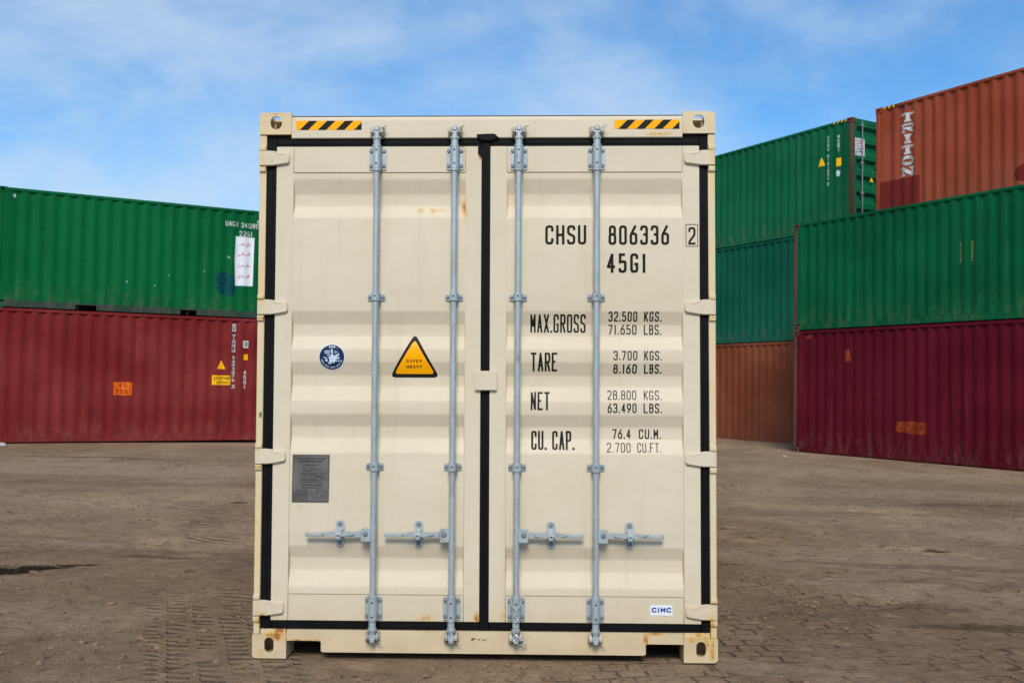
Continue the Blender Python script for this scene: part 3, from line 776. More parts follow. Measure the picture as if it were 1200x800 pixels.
# gaskets
def gasket(parent, rects):
    bm = bmesh.new()
    for x0, x1, z0, z1, ya in rects: box(bm, x0, x1, ya, .05, z0, z1, bev=.0035)
    # raised lips
    for x0, x1, z0, z1, ya in rects:
        if x1-x0 > z1-z0:
            zc = (z0+z1)/2; box(bm, x0+.002, x1-.002, ya-.0035, ya+.002, zc-.008, zc+.004, bev=.0017)
        else:
            xc = (x0+x1)/2; box(bm, xc-.007, xc+.005, ya-.0035, ya+.002, z0+.002, z1-.002, bev=.0017)
    return obj('door_gasket', bm, 'rubber', parent)
gasket(DL, [(-1.181, -1.1275, .1505, 2.7555, .006), (-1.1270, -.0240, 2.7140, 2.7555, .0055), (-1.1270, -.0240, .1505, .1955, .0055)])
gasket(DR, [(-.0228, .0238, .1505, 2.7558, .0050), (.0245, 1.1360, 2.7140, 2.7553, .0055), (.0245, 1.1360, .1505, .1955, .0055), (1.1365, 1.1815, .1505, 2.7555, .006)])
bm = bmesh.new()   # folded rubber end where the seals meet at the top
poly_prism(bm, [[(-.048, 2.757), (-.050, 2.776), (.020, 2.779), (.046, 2.779), (.070, 2.757), (.03, 2.742), (-.015, 2.742)]], -.012, .004)
poly_prism(bm, [[(-.042, 2.714), (-.043, 2.672), (-.0235, 2.652), (-.0235, 2.714)]], -.006, .004)
bmesh.ops.recalc_face_normals(bm, faces=bm.faces)
bmesh.ops.bevel(bm, geom=bm.edges[:], offset=.0015, segments=1, affect='EDGES')
obj('seal_flap', bm, 'rubber', DR)
# centre lock plate bridging both doors
bm = bmesh.new()
poly_prism(bm, [rrect(-.052, .064, 1.409, 1.512, .006, 3)], -.022, -.0045)
bmesh.ops.recalc_face_normals(bm, faces=bm.faces)
bmesh.ops.bevel(bm, geom=[e for e in bm.edges if abs(e.verts[0].co.y-e.verts[1].co.y) < 1e-6 and e.verts[0].co.y < -.02], offset=.003, segments=2, affect='EDGES')
obj('lock_plate', bm, 'cream', DR)
# hinges
def hinge(parent, sx, zt, k):
    bm = bmesh.new(); s = sx
    tilt = rnd.uniform(-.003, .003)
    pts = [(1.217, zt-.002), (1.165, zt+.001), (1.135, zt-.002), (1.10, zt-.010+tilt), (1.060, zt-.012), (1.055, zt-.022), (1.055, zt-.058), (1.062, zt-.066+tilt), (1.10, zt-.073), (1.14, zt-.079), (1.18, zt-.080), (1.217, zt-.079)]
    P_ = [(x*s, z) for x, z in pts]
    if s > 0: P_ = P_[::-1]
    poly_prism(bm, [P_], -.020, -.0035)
    bmesh.ops.recalc_face_normals(bm, faces=bm.faces)
    bmesh.ops.bevel(bm, geom=[e for e in bm.edges if max(v.co.y for v in e.verts) < -.019 or abs(e.verts[0].co.y-e.verts[1].co.y) > .005], offset=.0035, segments=2, affect='EDGES')
    # forged crease and lug round the pin
    cr = [(1.150*s, -.0215, zt-.016), (1.118*s, -.0215, zt-.034), (1.150*s, -.0215, zt-.052)]
    tube_path(bm, [(1.142*s, -.0195, zt-.006), (1.112*s, -.0195, zt-.018), (1.085*s, -.0195, zt-.020)], .0026, 8)
    tube_path(bm, [(1.165*s, -.0195, zt-.028), (1.142*s, -.0195, zt-.046), (1.150*s, -.0195, zt-.058)], .0022, 8)
    cyl(bm, (1.2035*s, -.008, zt-.0785), (1.2035*s, -.008, zt-.0015), .0150, n=16)
    obj('hinge', bm, 'cream', parent)
    for za, zb in ((zt+.003, zt+.030), (zt-.112, zt-.083)):      # post lugs above and below
        bm = bmesh.new(); a, b1 = sorted((1.183*s, 1.2183*s)); box(bm, a, b1, -.016, -.0042, za, zb, bev=.004, seg=2); obj('hinge_lug', bm, 'cream_frame', cc)
for k, zt in enumerate((2.688, 1.888, 1.096, .302)): hinge(DL, -1, zt, k)
for k, zt in enumerate((2.686, 1.891, 1.093, .300)): hinge(DR, 1, zt, k)

# locking gear
RY = -.043
def bolt(bm, x, z, y, r=.0085, mi=1):
    cyl(bm, (x, y+.001, z), (x, y-.0075, z), r, r*.8, n=6, mi=mi); cyl(bm, (x, y+.002, z), (x, y-.002, z), r*1.25, n=14, mi=mi)
def big_bracket(parent, x, zc, up_):
    bm = bmesh.new(); hw, hh = .046, .060
    poly_prism(bm, [rrect(x-hw, x+hw, zc-hh, zc+hh, .009, 3)], -.010, -.0035)
    bmesh.ops.recalc_face_normals(bm, faces=bm.faces)
    # saddle over the rod
    n = 12; rr = .0225; pts = [(x-rr-.003, -.0105), (x-rr, RY+.012)]+[(x+rr*math.cos(math.pi-math.pi*k/n), RY-rr*math.sin(math.pi*k/n)*1.0) for k in range(n+1)]+[(x+rr, RY+.012), (x+rr+.003, -.0105)]
    lo = [bm.verts.new((a, b1, zc-hh*.98)) for a, b1 in pts]; hi = [bm.verts.new((a, b1, zc+hh*.98)) for a, b1 in pts]
    for i in range(len(pts)-1):
        f = bm.faces.new((lo[i], hi[i], hi[i+1], lo[i+1])); f.smooth = True
    bm.faces.new(lo); bm.faces.new(hi[::-1])
    for dx in (-1, 1):
        for dz in (-1, 1): bolt(bm, x+dx*.034, zc+dz*.040, -.0105)
    for dz in (-1, 1): cyl(bm, (x, RY-rr-.0008, zc+dz*.036), (x, RY-rr+.003, zc+dz*.036), .0048, n=12, mi=2)
    return obj('rod_bracket', bm, ['galv', 'bolt', 'hole'], parent)
def small_clamp(parent, x, zc):
    bm = bmesh.new()
    poly_prism(bm, [rrect(x-.047, x+.047, zc-.017, zc+.017, .008, 3)], -.009, -.0035)
    rr = .0225
    pts = [(x-rr-.002, -.0095), (x-rr, RY+.010)]+[(x+rr*math.cos(math.pi-math.pi*k/10), RY-rr*math.sin(math.pi*k/10)) for k in range(11)]+[(x+rr, RY+.010), (x+rr+.002, -.0095)]
    lo = [bm.verts.new((a, b1, zc-.0205)) for a, b1 in pts]; hi = [bm.verts.new((a, b1, zc+.0205)) for a, b1 in pts]
    for i in range(len(pts)-1):
        f = bm.faces.new((lo[i], hi[i], hi[i+1], lo[i+1])); f.smooth = True
    bm.faces.new(lo); bm.faces.new(hi[::-1])
    bmesh.ops.recalc_face_normals(bm, faces=bm.faces)
    for dx in (-1, 1): bolt(bm, x+dx*.035, zc, -.0095, .008)
    cyl(bm, (x, RY-rr-.0008, zc+.003), (x, RY-rr+.003, zc+.003), .0045, n=12, mi=2)
    return obj('rod_clamp', bm, ['galv', 'bolt', 'hole'], parent)
def keeper(parent, x, zc, top):
    s = 1 if top else -1
    bm = bmesh.new()
    for dx in (-1, 1):
        pts = [(0.0, zc-.030), (-.030, zc-.024), (-.052, zc-.010), (-.050, zc+.006), (-.028, zc+.010), (-.020, zc+.026), (0.0, zc+.030)]
        if not top: pts = [(a, 2*zc-b1) for a, b1 in pts][::-1]
        yb = -.0065 if top else -.0085
        P_ = [(yb+a, b1) for a, b1 in pts]
        xa = x+dx*.026; poly_prism(bm, [P_], xa-.007, xa+.007, axis='x')
    box(bm, x-.040, x+.040, -.0125, -.0088, zc-.026, zc+.026, bev=.0015)
    bmesh.ops.recalc_face_normals(bm, faces=bm.faces)
    bmesh.ops.bevel(bm, geom=bm.edges[:], offset=.0012, segments=1, affect='EDGES')
    cyl(bm, (x+.028, -.04, zc+s*.020), (x+.052, -.048, zc+s*.026), .003, n=8)
    return obj('cam_keeper', bm, 'keeper', parent)
def rod(parent, xb, xt, hdir, retx, hend):
    def X(z): return xb+(xt-xb)*(z-.37)/2.07
    bm = bmesh.new()
    cyl(bm, (X(.16), RY, .16), (X(2.75), RY, 2.75), .0158, n=20)
    for z0, z1, r in ((.150, .202, .0185), (.325, .338, .0235), (2.708, 2.752, .0190), (2.572, 2.585, .0225), (2.700, 2.712, .0235), (.158, .170, .023), (2.742, 2.756, .0235)):
        cyl(bm, (X(z0), RY, z0), (X(z1), RY, z1), r, n=20)
    for z, s in ((2.785, 1), (.122, -1)):      # cams
        x = X(z)
        cyl(bm, (x, RY, z-s*.035), (x, RY, z+s*.012), .0165, .014, n=12)
        box(bm, x-.019, x+.019, RY-.014, RY+.012, z-.014, z+.014, bev=.004)
        box(bm, x-.012, x+.014, RY-.020, RY+.018, min(z, z+s*.026), max(z, z+s*.026), bev=.004)
        box(bm, x-.036*1, x+.036, RY-.002, RY+.016, z-s*.002-.006, z-s*.002+.006, bev=.003)
    rd = obj('locking_rod', bm, 'galv', parent)
    big_bracket(parent, X(2.645), 2.645, True); big_bracket(parent, X(.267), .267, False)
    small_clamp(parent, X(1.901), 1.901); small_clamp(parent, X(1.006), 1.006)
    keeper(header, X(2.785), 2.787, True); keeper(sill, X(.122), .118, False)
    # handle: hub welded to the rod, pivot bolt, flat bar, rubbered tip
    x = X(.65); s = hdir; hz = .655
    bm = bmesh.new()
    xa, xb_ = sorted((x+s*.010, x+s*.062)); pts = rrect(xa, xb_, hz-.036, hz+.030, .008, 3)
    poly_prism(bm, [pts], RY-.018, RY-.006); poly_prism(bm, [pts], RY+.006, RY+.014)
    bmesh.ops.recalc_face_normals(bm, faces=bm.faces)
    cyl(bm, (x+s*.038, RY-.022, hz+.004), (x+s*.038, RY-.027, hz+.004), .013, .009, n=16, mi=1)
    cyl(bm, (x+s*.038, RY+.010, hz+.004), (x+s*.038, RY-.022, hz+.004), .010, n=12, mi=1)
    L_ = abs(hend-x)
    bar = [(x+s*.030, hz-.013), (x+s*.12, hz-.012), (x+s*.20, hz-.010), (hend, hz-.011), (hend+s*.001, hz+.006), (x+s*.20, hz+.009), (x+s*.12, hz+.013), (x+s*.030, hz+.015)]
    if s < 0: bar = bar[::-1]
    nf = len(bm.faces)
    poly_prism(bm, [bar], RY-.006, RY+.005)
    bm.faces.ensure_lookup_table(); bmesh.ops.recalc_face_normals(bm, faces=bm.faces)
    xe = sorted((hend, hend-s*.10)); box(bm, xe[0], xe[1], RY-.010, RY+.009, hz-.0125, hz+.0070, bev=.003)
    obj('lock_handle', bm, ['galv', 'bolt'], parent)
    # catch
    bm = bmesh.new(); rz = .655; x = retx
    poly_prism(bm, [rrect(x-.022, x+.022, rz-.068, rz+.068, .021, 6)], -.0095, -.0035)
    bmesh.ops.recalc_face_normals(bm, faces=bm.faces)
    bolt(bm, x, rz+.048, -.0095, .010); bolt(bm, x, rz-.048, -.0095, .009)
    box(bm, x-.0155, x+.0155, -.064, -.0100, rz+.014, rz+.020, bev=.002, mi=0)
    # hinged flap hanging in front of the bar
    poly_prism(bm, [rrect(x-.0155, x+.0155, rz-.004, rz+.036, .004, 2)], -.068, -.0645, mi=3)
    poly_prism(bm, [rrect(x-.012, x+.012, rz-.022, rz-.006, .004, 2)], -.066, -.062, mi=0)
    leaf = [(x-.085, rz+.004), (x-.07, rz-.006), (x-.02, rz-.010), (x+.02, rz-.010), (x+.07, rz-.003), (x+.085, rz+.005), (x+.06, rz+.013), (x+.02, rz+.016), (x-.02, rz+.016), (x-.06, rz+.012)]
    poly_prism(bm, [leaf], -.0615, -.0575, mi=0)
    box(bm, x-.014, x+.014, -.060, -.0100, rz-.026, rz-.020, bev=.002, mi=0)
    bmesh.ops.recalc_face_normals(bm, faces=bm.faces)
    cyl(bm, (x, -.0695, rz-.004), (x, -.066, rz-.004), .004, n=10, mi=2)
    obj('handle_catch', bm, ['galv', 'bolt', 'hole', 'galv_pale'], parent)
rod(DL, -.580, -.580, -1, -.761, -.937)
rod(DL, -.168, -.165, -1, -.345, -.522)
rod(DR, .170, .176, 1, .351, .520)
rod(DR, .584, .590, 1, .763, .938)
# wire seal twisted round the third rod
bm = bmesh.new()
xr = .170
tube_path(bm, [(xr-.026, RY-.022, .328), (xr-.024, RY-.027, .305), (xr-.012, RY-.029, .286), (xr+.002, RY-.028, .272)], .0024)
tube_path(bm, [(xr+.027, RY-.022, .328), (xr+.025, RY-.027, .305), (xr+.014, RY-.029, .286), (xr+.002, RY-.028, .272)], .0024)
pr = Vector((xr+.002, RY-.028, .272))
for k in range(34):
    t = k/33; q_ = Vector((xr+.010*math.sin(t*26)+(rnd.random()-.5)*.008, RY-.026-.006*abs(math.cos(t*20)), .272-.17*t))
    cyl(bm, pr, q_, .0022, n=5); pr = q_
tube_path(bm, [tuple(pr), (xr+.03, RY-.02, .095), (xr+.055, RY-.012, .105), (xr+.052, RY-.014, .125), (xr+.02, RY-.026, .118)], .0024)
obj('wire_seal', bm, 'galv_pale', DR)

# ---- markings
def text_obj(name, items, mat='ink', lift=.0012):
    for s, x0, x1, z0, z1, t, gp in items:
        bm = bmesh.new(); word(bm, s, x0, x1, z0, z1, t, gp); conform(bm, lift); obj(name, bm, mat, DR)
text_obj('identification_number', [('CHSU', .318, .536, 2.185, 2.288, .0135, .30), ('806336', .654, .975, 2.183, 2.287, .0135, .34), ('2', 1.076, 1.114, 2.184, 2.277, .011, .3), ('45G1', .645, .852, 2.034, 2.138, .0145, .42)])
bm = bmesh.new(); ribbon(bm, [Vector(p) for p in ((1.064, 2.175), (1.064, 2.291), (1.126, 2.291), (1.126, 2.175))], .0032, 0, True)
conform(bm); obj('number_frame', bm, 'ink', DR)
text_obj('weights_lettering', [
    ('MAX.GROSS', .240, .534, 1.717, 1.814, .0092, .26), ('TARE', .243, .383, 1.511, 1.610, .0102, .24), ('NET', .243, .343, 1.306, 1.402, .0098, .28), ('CU. CAP.', .246, .474, 1.097, 1.196, .0105, .24),
    ('32.500', .654, .807, 1.777, 1.828, .0068, .34), ('KGS.', .843, .935, 1.777, 1.828, .0068, .34), ('71.650', .654, .804, 1.708, 1.760, .0060, .34), ('LBS.', .843, .935, 1.707, 1.760, .0060, .34),
    ('3.700', .680, .806, 1.571, 1.620, .0060, .34), ('KGS.', .842, .934, 1.571, 1.620, .0060, .34), ('8.160', .680, .804, 1.501, 1.550, .0072, .34), ('LBS.', .842, .934, 1.501, 1.550, .0072, .34),
    ('28.800', .649, .801, 1.362, 1.411, .0050, .34), ('KGS.', .840, .934, 1.362, 1.411, .0050, .34), ('63.490', .649, .801, 1.293, 1.343, .0064, .34), ('LBS.', .838, .934, 1.293, 1.343, .0064, .34),
    ('76.4', .676, .772, 1.156, 1.207, .0064, .34), ('CU.M.', .815, .932, 1.156, 1.207, .0064, .34), ('2.700', .646, .770, 1.086, 1.135, .0046, .34), ('CU.FT.', .806, .932, 1.086, 1.135, .0046, .34)])
# warning triangle
def rtri(x0, x1, z0, z1, r):
    P_ = [(x0, z0, r), (x1, z0, r), ((x0+x1)/2, z1, r)]
    pts = []
    for i in range(3):
        p = Vector(P_[i][:2]); a = Vector(P_[i-1][:2]); c_ = Vector(P_[(i+1) % 3][:2])
        pa = p+(a-p).normalized()*r; pc = p+(c_-p).normalized()*r
        for k in range(7): t = k/6; q_ = pa*(1-t)**2+p*2*t*(1-t)+pc*t*t; pts.append((q_.x, q_.y))
    return pts
bm = bmesh.new()
flatpoly(bm, rtri(-.509, -.243, 1.476, 1.712, .034), 0, 0)
flatpoly(bm, rtri(-.484, -.268, 1.495, 1.678, .022), -.0004, 1)
word(bm, 'SUPER', -.418, -.336, 1.556, 1.571, .0030, .45, -.0008, 0)
word(bm, 'HEAVY', -.418, -.336, 1.526, 1.541, .0036, .45, -.0008, 0)
conform(bm); obj('warning_sticker', bm, ['ink', 'amber'], DL)
# round emblem
bm = bmesh.new(); cx, cz = -.817, 1.583
disc(bm, cx, cz, .070, 0, 1, 48); disc(bm, cx, cz, .0665, -.0003, 0, 48)
bm2pts = []
def blob(pts, mi=2, d=-.0007): flatpoly(bm, [(cx+a*.001, cz+b1*.001) for a, b1 in pts], d, mi)
blob([(-8, 40), (2, 44), (6, 34), (4, 18), (12, 8), (26, 14), (36, 22), (40, 12), (30, 0), (24, -12), (30, -24), (18, -22), (12, -34), (2, -28), (-8, -40), (-16, -26), (-12, -10), (-20, -2), (-8, 6), (-2, 16)])
for a in ([(14, 34), (32, 28), (33, 25), (13, 30)], [(12, 26), (24, 23), (24, 20), (12, 22)], [(-38, 34), (-12, 36), (-14, 31), (-42, 28)], [(-40, 24), (-10, 28), (-10, 22), (-34, 18)], [(-28, 12), (-10, 16), (-8, 10), (-22, 7)],
          [(-44, 2), (-24, -4), (-26, -8), (-44, -4)], [(-38, -14), (-24, -10), (-20, -20), (-30, -24)], [(26, -6), (42, 0), (44, -6), (30, -12)], [(34, -18), (42, -14), (38, -24), (32, -24)], [(-22, -30), (-14, -30), (-12, -36), (-20, -37)]):
    blob(a, 2, -.0011)
for k in range(30):     # ring of small letters along the lower rim
    a = R(196+k*5.0)
    if k % 7 == 5: continue
    c0, s0 = math.cos(a), math.sin(a); r0, r1 = 51, 58; wv_ = 1.6
    blob([(r0*c0+wv_*s0, r0*s0-wv_*c0), (r1*c0+wv_*s0, r1*s0-wv_*c0), (r1*c0-wv_*s0, r1*s0+wv_*c0), (r0*c0-wv_*s0, r0*s0+wv_*c0)], 2, -.0007)
for k in range(4): blob([(-16+k*9, 50), (-10+k*9, 50), (-11+k*9, 60), (-15+k*9, 60)], 2, -.0007)
conform(bm); obj('round_emblem', bm, ['navy', 'white', 'pale_blue'], DL)
# etched approval plate
bm = bmesh.new(); x0, x1, z0, z1 = -1.021, -.822, .817, 1.066
poly_prism(bm, [[(x0, z0), (x1-.003, z0), (x1, z1), (x0+.003, z1)]], -.006, -.003)
rw = random.Random(3)
def wl(x, z, xe, hgt, dens=.8):
    while x < xe:
        l = rw.uniform(.004, .018)
        if rw.random() < dens: flatpoly(bm, [(x, z), (min(x+l, xe), z), (min(x+l, xe), z+hgt), (x, z+hgt)], -.0066, 1)
        x += l+.003
wl(x0+.024, z1-.024, x1-.022, .006, 1); wl(x0+.036, z1-.038, x1-.036, .006, 1); wl(x0+.065, z1-.056, x1-.05, .0035)
for k, zz in enumerate((.078, .088, .100, .108, .128, .136, .146)): wl(x0+.02+.01*(k % 3), z1-zz, x1-.02-.03*(k % 2), .0028, .7)
wl(x0+.04, z1-.163, x1-.04, .005, .9); wl(x0+.055, z1-.176, x1-.06, .004, .9)
for k in range(6): wl(x0+.01, z1-.192-.0085*k, x0+.085, .0028, .9); wl(x0+.10, z1-.192-.0085*k, x1-.012, .0026, .6)
word(bm, 'CIMC', x0+.125, x0+.165, z1-.120, z1-.111, .0024, .3, -.0066, 1)
for a, b1 in ((x0+.012, z0+.010), (x1-.012, z0+.010), (x0+.014, z1-.010), (x1-.012, z1-.010)): cyl(bm, (a, -.005, b1), (a, -.0085, b1), .003, n=8)
for xx in (x0+.0035, x1-.0055): box(bm, xx, xx+.002, -.0066, -.0058, z0+.004, z1-.004, mi=1)
for zz in (z0+.003, z1-.005): box(bm, x0+.006, x1-.007, -.0066, -.0058, zz, zz+.002, mi=1)
obj('approval_plate', bm, ['plate', 'plate_ink'], DL)
# maker's label
bm = bmesh.new()
flatpoly(bm, [(.871, .240), (.986, .240), (.986, .295), (.871, .295)], 0, 0)
word(bm, 'CIMC', .878, .979, .256, .281, .0068, .16, -.0005, 1)
for v in bm.verts: v.co.y -= .0036
obj('maker_label', bm, ['white', 'cimc_blue'], DR)

# ------------------------------------------------------------------ the stacked containers
def container(label, loc, yaw, length, height, mat, post=None, rail=None, doors_right=False, pockets=(), blank_left=False, top_rail=None, group='shipping containers stacked in the yard', pitch=.278):
    t = empty('shipping_container', loc, (0, 0, yaw)); tag(t, label, 'shipping container', group)
    Wd = 2.438; L_ = length; hh = height; post = post or mat; rail = rail or mat; top_rail = top_rail or mat
    zb, ztp = .16, hh-.075
    xs = None
    # long sides
    for face in (0, 1):
        bm = bmesh.new(); corr_sheet(bm, .105, L_-.105, zb, ztp, 0, .036, pitch)
        if face == 0:
            xs = corr_points(.105, L_-.105, .036, pitch)
            for v in bm.verts: v.co.y += .014
        else:
            for v in bm.verts: v.co = Vector((v.co.x, Wd-.014-v.co.y, v.co.z))
        obj('side_wall', bm, mat, t)
        y0, y1 = (.006, .070) if face == 0 else (Wd-.070, Wd-.006)
        bm = bmesh.new(); box(bm, .179, L_-.179, y0, y1, ztp, hh-.010, bev=.005); obj('top_rail', bm, top_rail, t)
        bm = bmesh.new(); segs = []; x = .179
        for a, b1 in pockets: segs.append((x, a)); x = b1
        segs.append((x, L_-.179))
        for a, b1 in segs: box(bm, a, b1, y0+.012*(face == 0), y1, .018, zb, bev=.004)
        for a, b1 in pockets: box(bm, a+.0005, b1-.0005, y0+.012*(face == 0)+.002, y1, .128, zb-.001)
        obj('bottom_rail', bm, rail, t)
    # posts and castings
    for px in (0, 1):
        for py in (0, 1):
            xa, xb_ = (.004, .104) if px == 0 else (L_-.104, L_-.004)
            ya, yb = (.004, .10) if py == 0 else (Wd-.10, Wd-.004)
            bm = bmesh.new(); box(bm, xa, xb_, ya, yb, .118, hh-.118, bev=.012); obj('corner_post', bm, post, t)
            for top in (0, 1):
                z0, z1 = (hh-.1175, hh) if top else (0, .1175)
                xa2, xb2 = (0, .178) if px == 0 else (L_-.178, L_)
                bm = bmesh.new()
                yf, yr = (0, .162) if py == 0 else (Wd, Wd-.162); s = 1 if py == 0 else -1
                o_ = [(xa2, z0), (xb2, z0), (xb2, z1), (xa2, z1)]
                poly_prism(bm, [o_, stadium((xa2+xb2)/2, (z0+z1)/2, .064, .05, 5)[::-1] if False else [( (xa2+xb2)/2+.04*math.cos(-a_), (z0+z1)/2+.027*math.sin(-a_)) for a_ in [k*math.pi/6 for k in range(12)]]], yf, yf+s*.012)
                poly_prism(bm, [o_, [(xa2+.012, z0+.012), (xa2+.012, z1-.012), (xb2-.012, z1-.012), (xb2-.012, z0+.012)]], yf+s*.012, yf+s*.10)
                poly_prism(bm, [o_], yf+s*.10, yf+s*.162)
                bmesh.ops.recalc_face_normals(bm, faces=bm.faces)
                obj('corner_casting', bm, post, t)
    # roof and floor
    bm = bmesh.new(); corr_sheet(bm, .08, L_-.08, .070, Wd-.070, 0, .02, .21)
    for v in bm.verts: v.co = Vector((v.co.x, v.co.z, hh-.018-v.co.y))
    obj('roof', bm, mat, t)
    bm = bmesh.new(); box(bm, .08, L_-.08, .072, Wd-.072, .125, .155)
    n = int(L_/.5)
    for k in range(n): box(bm, .2+k*(L_-.4)/n, .25+k*(L_-.4)/n, .072, Wd-.072, .03, .1245)
    obj('underframe', bm, 'underframe', t)
    # ends
    for px in (0, 1):
        xw_ = .02 if px == 0 else L_-.02; s = 1 if px == 0 else -1
        bm = bmesh.new()
        xa, xb_ = sorted((xw_, xw_+s*.08)); box(bm, xa, xb_, .1625, Wd-.1625, hh-.13, hh-.004, bev=.004)
        obj('end_header', bm, mat, t)
        bm = bmesh.new(); box(bm, xa, xb_, .1625, Wd-.1625, .01, .14, bev=.004); obj('end_sill', bm, mat, t)
        if px == 1 and doors_right:
            for (a, b1) in ((.105, Wd/2-.008), (Wd/2+.008, Wd-.105)):
                bm = bmesh.new(); zz = [hh-.135]; st = (hh-.30)/6
                dv = [(hh-.132, 0)]
                for k in range(6):
                    zt = hh-.20-k*st; dv += [(zt, 0), (zt-.08, .085), (zt-.20, .085), (zt-.29, 0)]
                dv.append((.142, 0))
                A = [bm.verts.new((L_-.028-d_, a+.09, z)) for z, d_ in dv]; B = [bm.verts.new((L_-.028-d_, b1-.09, z)) for z, d_ in dv]
                for i in range(len(dv)-1): bm.faces.new((A[i], A[i+1], B[i+1], B[i]))
                box(bm, L_-.12, L_-.024, a, a+.09, .142, hh-.132, bev=.003); box(bm, L_-.075, L_-.024, b1-.09, b1, .142, hh-.132, bev=.003)
                bmesh.ops.recalc_face_normals(bm, faces=bm.faces)
                dr = obj('door', bm, mat, t)
                for yy in (a+.27, b1-.27):
                    bm = bmesh.new(); cyl(bm, (L_+.012, yy, .06), (L_+.012, yy, hh-.06), .017, n=10)
                    for z in (.12, .9, 1.7, hh-.2): box(bm, L_-.024, L_+.032, yy-.045, yy+.045, z, z+.06, bev=.004)
                    obj('locking_rod', bm, 'bolt', dr)
                if a < 1:
                    bm = bmesh.new()
                    def yz(pts, d_, mi): f = bm.faces.new([bm.verts.new((L_-.0225+d_, y, z)) for y, z in pts]); f.material_index = mi
                    yz([(.14, hh-.98), (.50, hh-.98), (.50, hh-.52), (.14, hh-.52)], 0, 0)
                    for k in range(5): yz([(.18, hh-.60-k*.07), (.46-.04*(k % 2), hh-.60-k*.07), (.46-.04*(k % 2), hh-.58-k*.07), (.18, hh-.58-k*.07)], .001, 1 if k < 3 else 2)
                    obj('white_placard', bm, ['bgwhite', 'redink', 'cimc_blue'], dr)
                    bm = bmesh.new()
                    yz([(.68, hh-1.62), (.84, hh-1.62), (.76, hh-1.50)], .001, 0)
                    obj('warning_sticker', bm, ['yellow'], dr)
        else:
            bm = bmesh.new(); corr_sheet(bm, .104, Wd-.104, .14, hh-.13, 0, .045, .25)
            for v in bm.verts:
                v.co = Vector((xw_+s*(.012+v.co.y), v.co.x, v.co.z))
            obj('end_wall', bm, mat, t)
    t['_'] = 0; del t['_']
    return t, xs
def on_side(parent, xs, name, mats, build, lift=.0015):
    bm = bmesh.new(); build(bm)
    lo = min(v.co.x for v in bm.verts); hi = max(v.co.x for v in bm.verts)
    slice_at(bm, 'x', [x for x, d in xs if lo < x < hi])
    for v in bm.verts: v.co.y += .014+corr_depth(xs, v.co.x)-lift
    return obj(name, bm, mats, parent)
def rect(bm, x0, x1, z0, z1, mi=0, d=0.0): flatpoly(bm, [(x0, z0), (x1, z0), (x1, z1), (x0, z1)], d, mi)
def vtext(bm, s, xc, w_, ztop, zbot, t, mi=0, rot=False):
    """letters stacked downwards"""
    n = len(s); st = (ztop-zbot)/n
    for k, ch in enumerate(s):
        z1 = ztop-k*st; glyph(bm, ch, xc-w_/2, xc+w_/2, z1-st*.82, z1, t, -.0004, mi)

HC, STD = 2.896, 2.591
lyaw = .4917; ldir = Vector((math.cos(lyaw), math.sin(lyaw), 0)); L0 = Vector((-10.8934, 21.5189, .0564))
red_off, green_off = -6.28, -.15
redc, rxs = container('red container on the ground at the left, under the green one, with orange placard', L0+ldir*red_off, lyaw, 12.192, HC, 'red')
grc, gxs = container('green container stacked on the red one at the left, with a white notice', L0+ldir*green_off+Vector((0, 0, HC)), lyaw, 6.058, STD, 'green', rail='dark_rail_green',
                     pockets=((1.60, 2.03), (3.83, 4.19)))
G_ = lambda x: x-green_off
def f(bm):
    word(bm, *WRD)
for WRD in (('UACU', G_(4.655), G_(4.945), 5.065-HC, 5.180-HC, .017, .30), ('341280', G_(5.02), G_(5.42), 5.050-HC, 5.165-HC, .016, .35), ('22G1', G_(4.985), G_(5.285), 4.845-HC, 4.965-HC, .018, .42)):
    on_side(grc, gxs, 'identification_number', ['bgwhite'], f)
def f(bm):
    x0, x1, z0, z1 = G_(4.895), G_(5.335), 3.66-HC, 4.835-HC
    flatpoly(bm, [(x0+.02, z0), (x1-.01, z0+.01), (x1, z1-.01), (x0, z1), (x0-.01, (z0+z1)/2)], 0, 0)
    rr = random.Random(5)
    for k, zz in enumerate((4.63, 4.40, 4.13, 3.87)):
        pts = []; x = x0+.06; 
        while x < x1-.06: pts.append(Vector((x, zz-HC+rr.uniform(-.022, .022)+.02*math.sin(x*40)))); x += .018
        ribbon(bm, pts, .011, -.0006, False, 1)
        for j in range(3):
            xx = rr.uniform(x0+.1, x1-.1); ribbon(bm, [Vector((xx, zz-HC-.01)), Vector((xx+.01, zz-HC+.075))], .010, -.0010-.0002*j, False, 1)
on_side(grc, gxs, 'white_notice', ['white', 'redink'], f)
def f(bm):
    pts = [(4.47, 3.92), (4.60, 3.98), (4.80, 3.90), (4.90, 3.86), (4.92, 3.55), (4.88, 3.42), (4.70, 3.40), (4.52, 3.48), (4.45, 3.70)]
    flatpoly(bm, [(G_(a), b1-HC) for a, b1 in pts], 0, 0)
on_side(grc, gxs, 'blue_paint_patch', ['patch_blue'], f, .001)
def f(bm):
    for a, b1, s in (CH,):
        flatpoly(bm, [(G_(a)+s*math.cos(k)*rnd.uniform(.6, 1.2), b1-HC+s*1.4*math.sin(k)*rnd.uniform(.6, 1.2)) for k in (0, 1.05, 2.1, 3.1, 4.2, 5.2)], 0, 0)
for CH in ((4.74, 4.33, .022), (4.77, 4.31, .014), (.17, 5.30, .035), (5.42, 5.22, .03), (4.2, 3.95, .01), (3.4, 3.8, .01), (3.1, 3.55, .012), (2.5, 3.6, .012)):
    on_side(grc, gxs, 'chipped_paint', ['bgwhite'], f)
D_ = lambda x: x-red_off
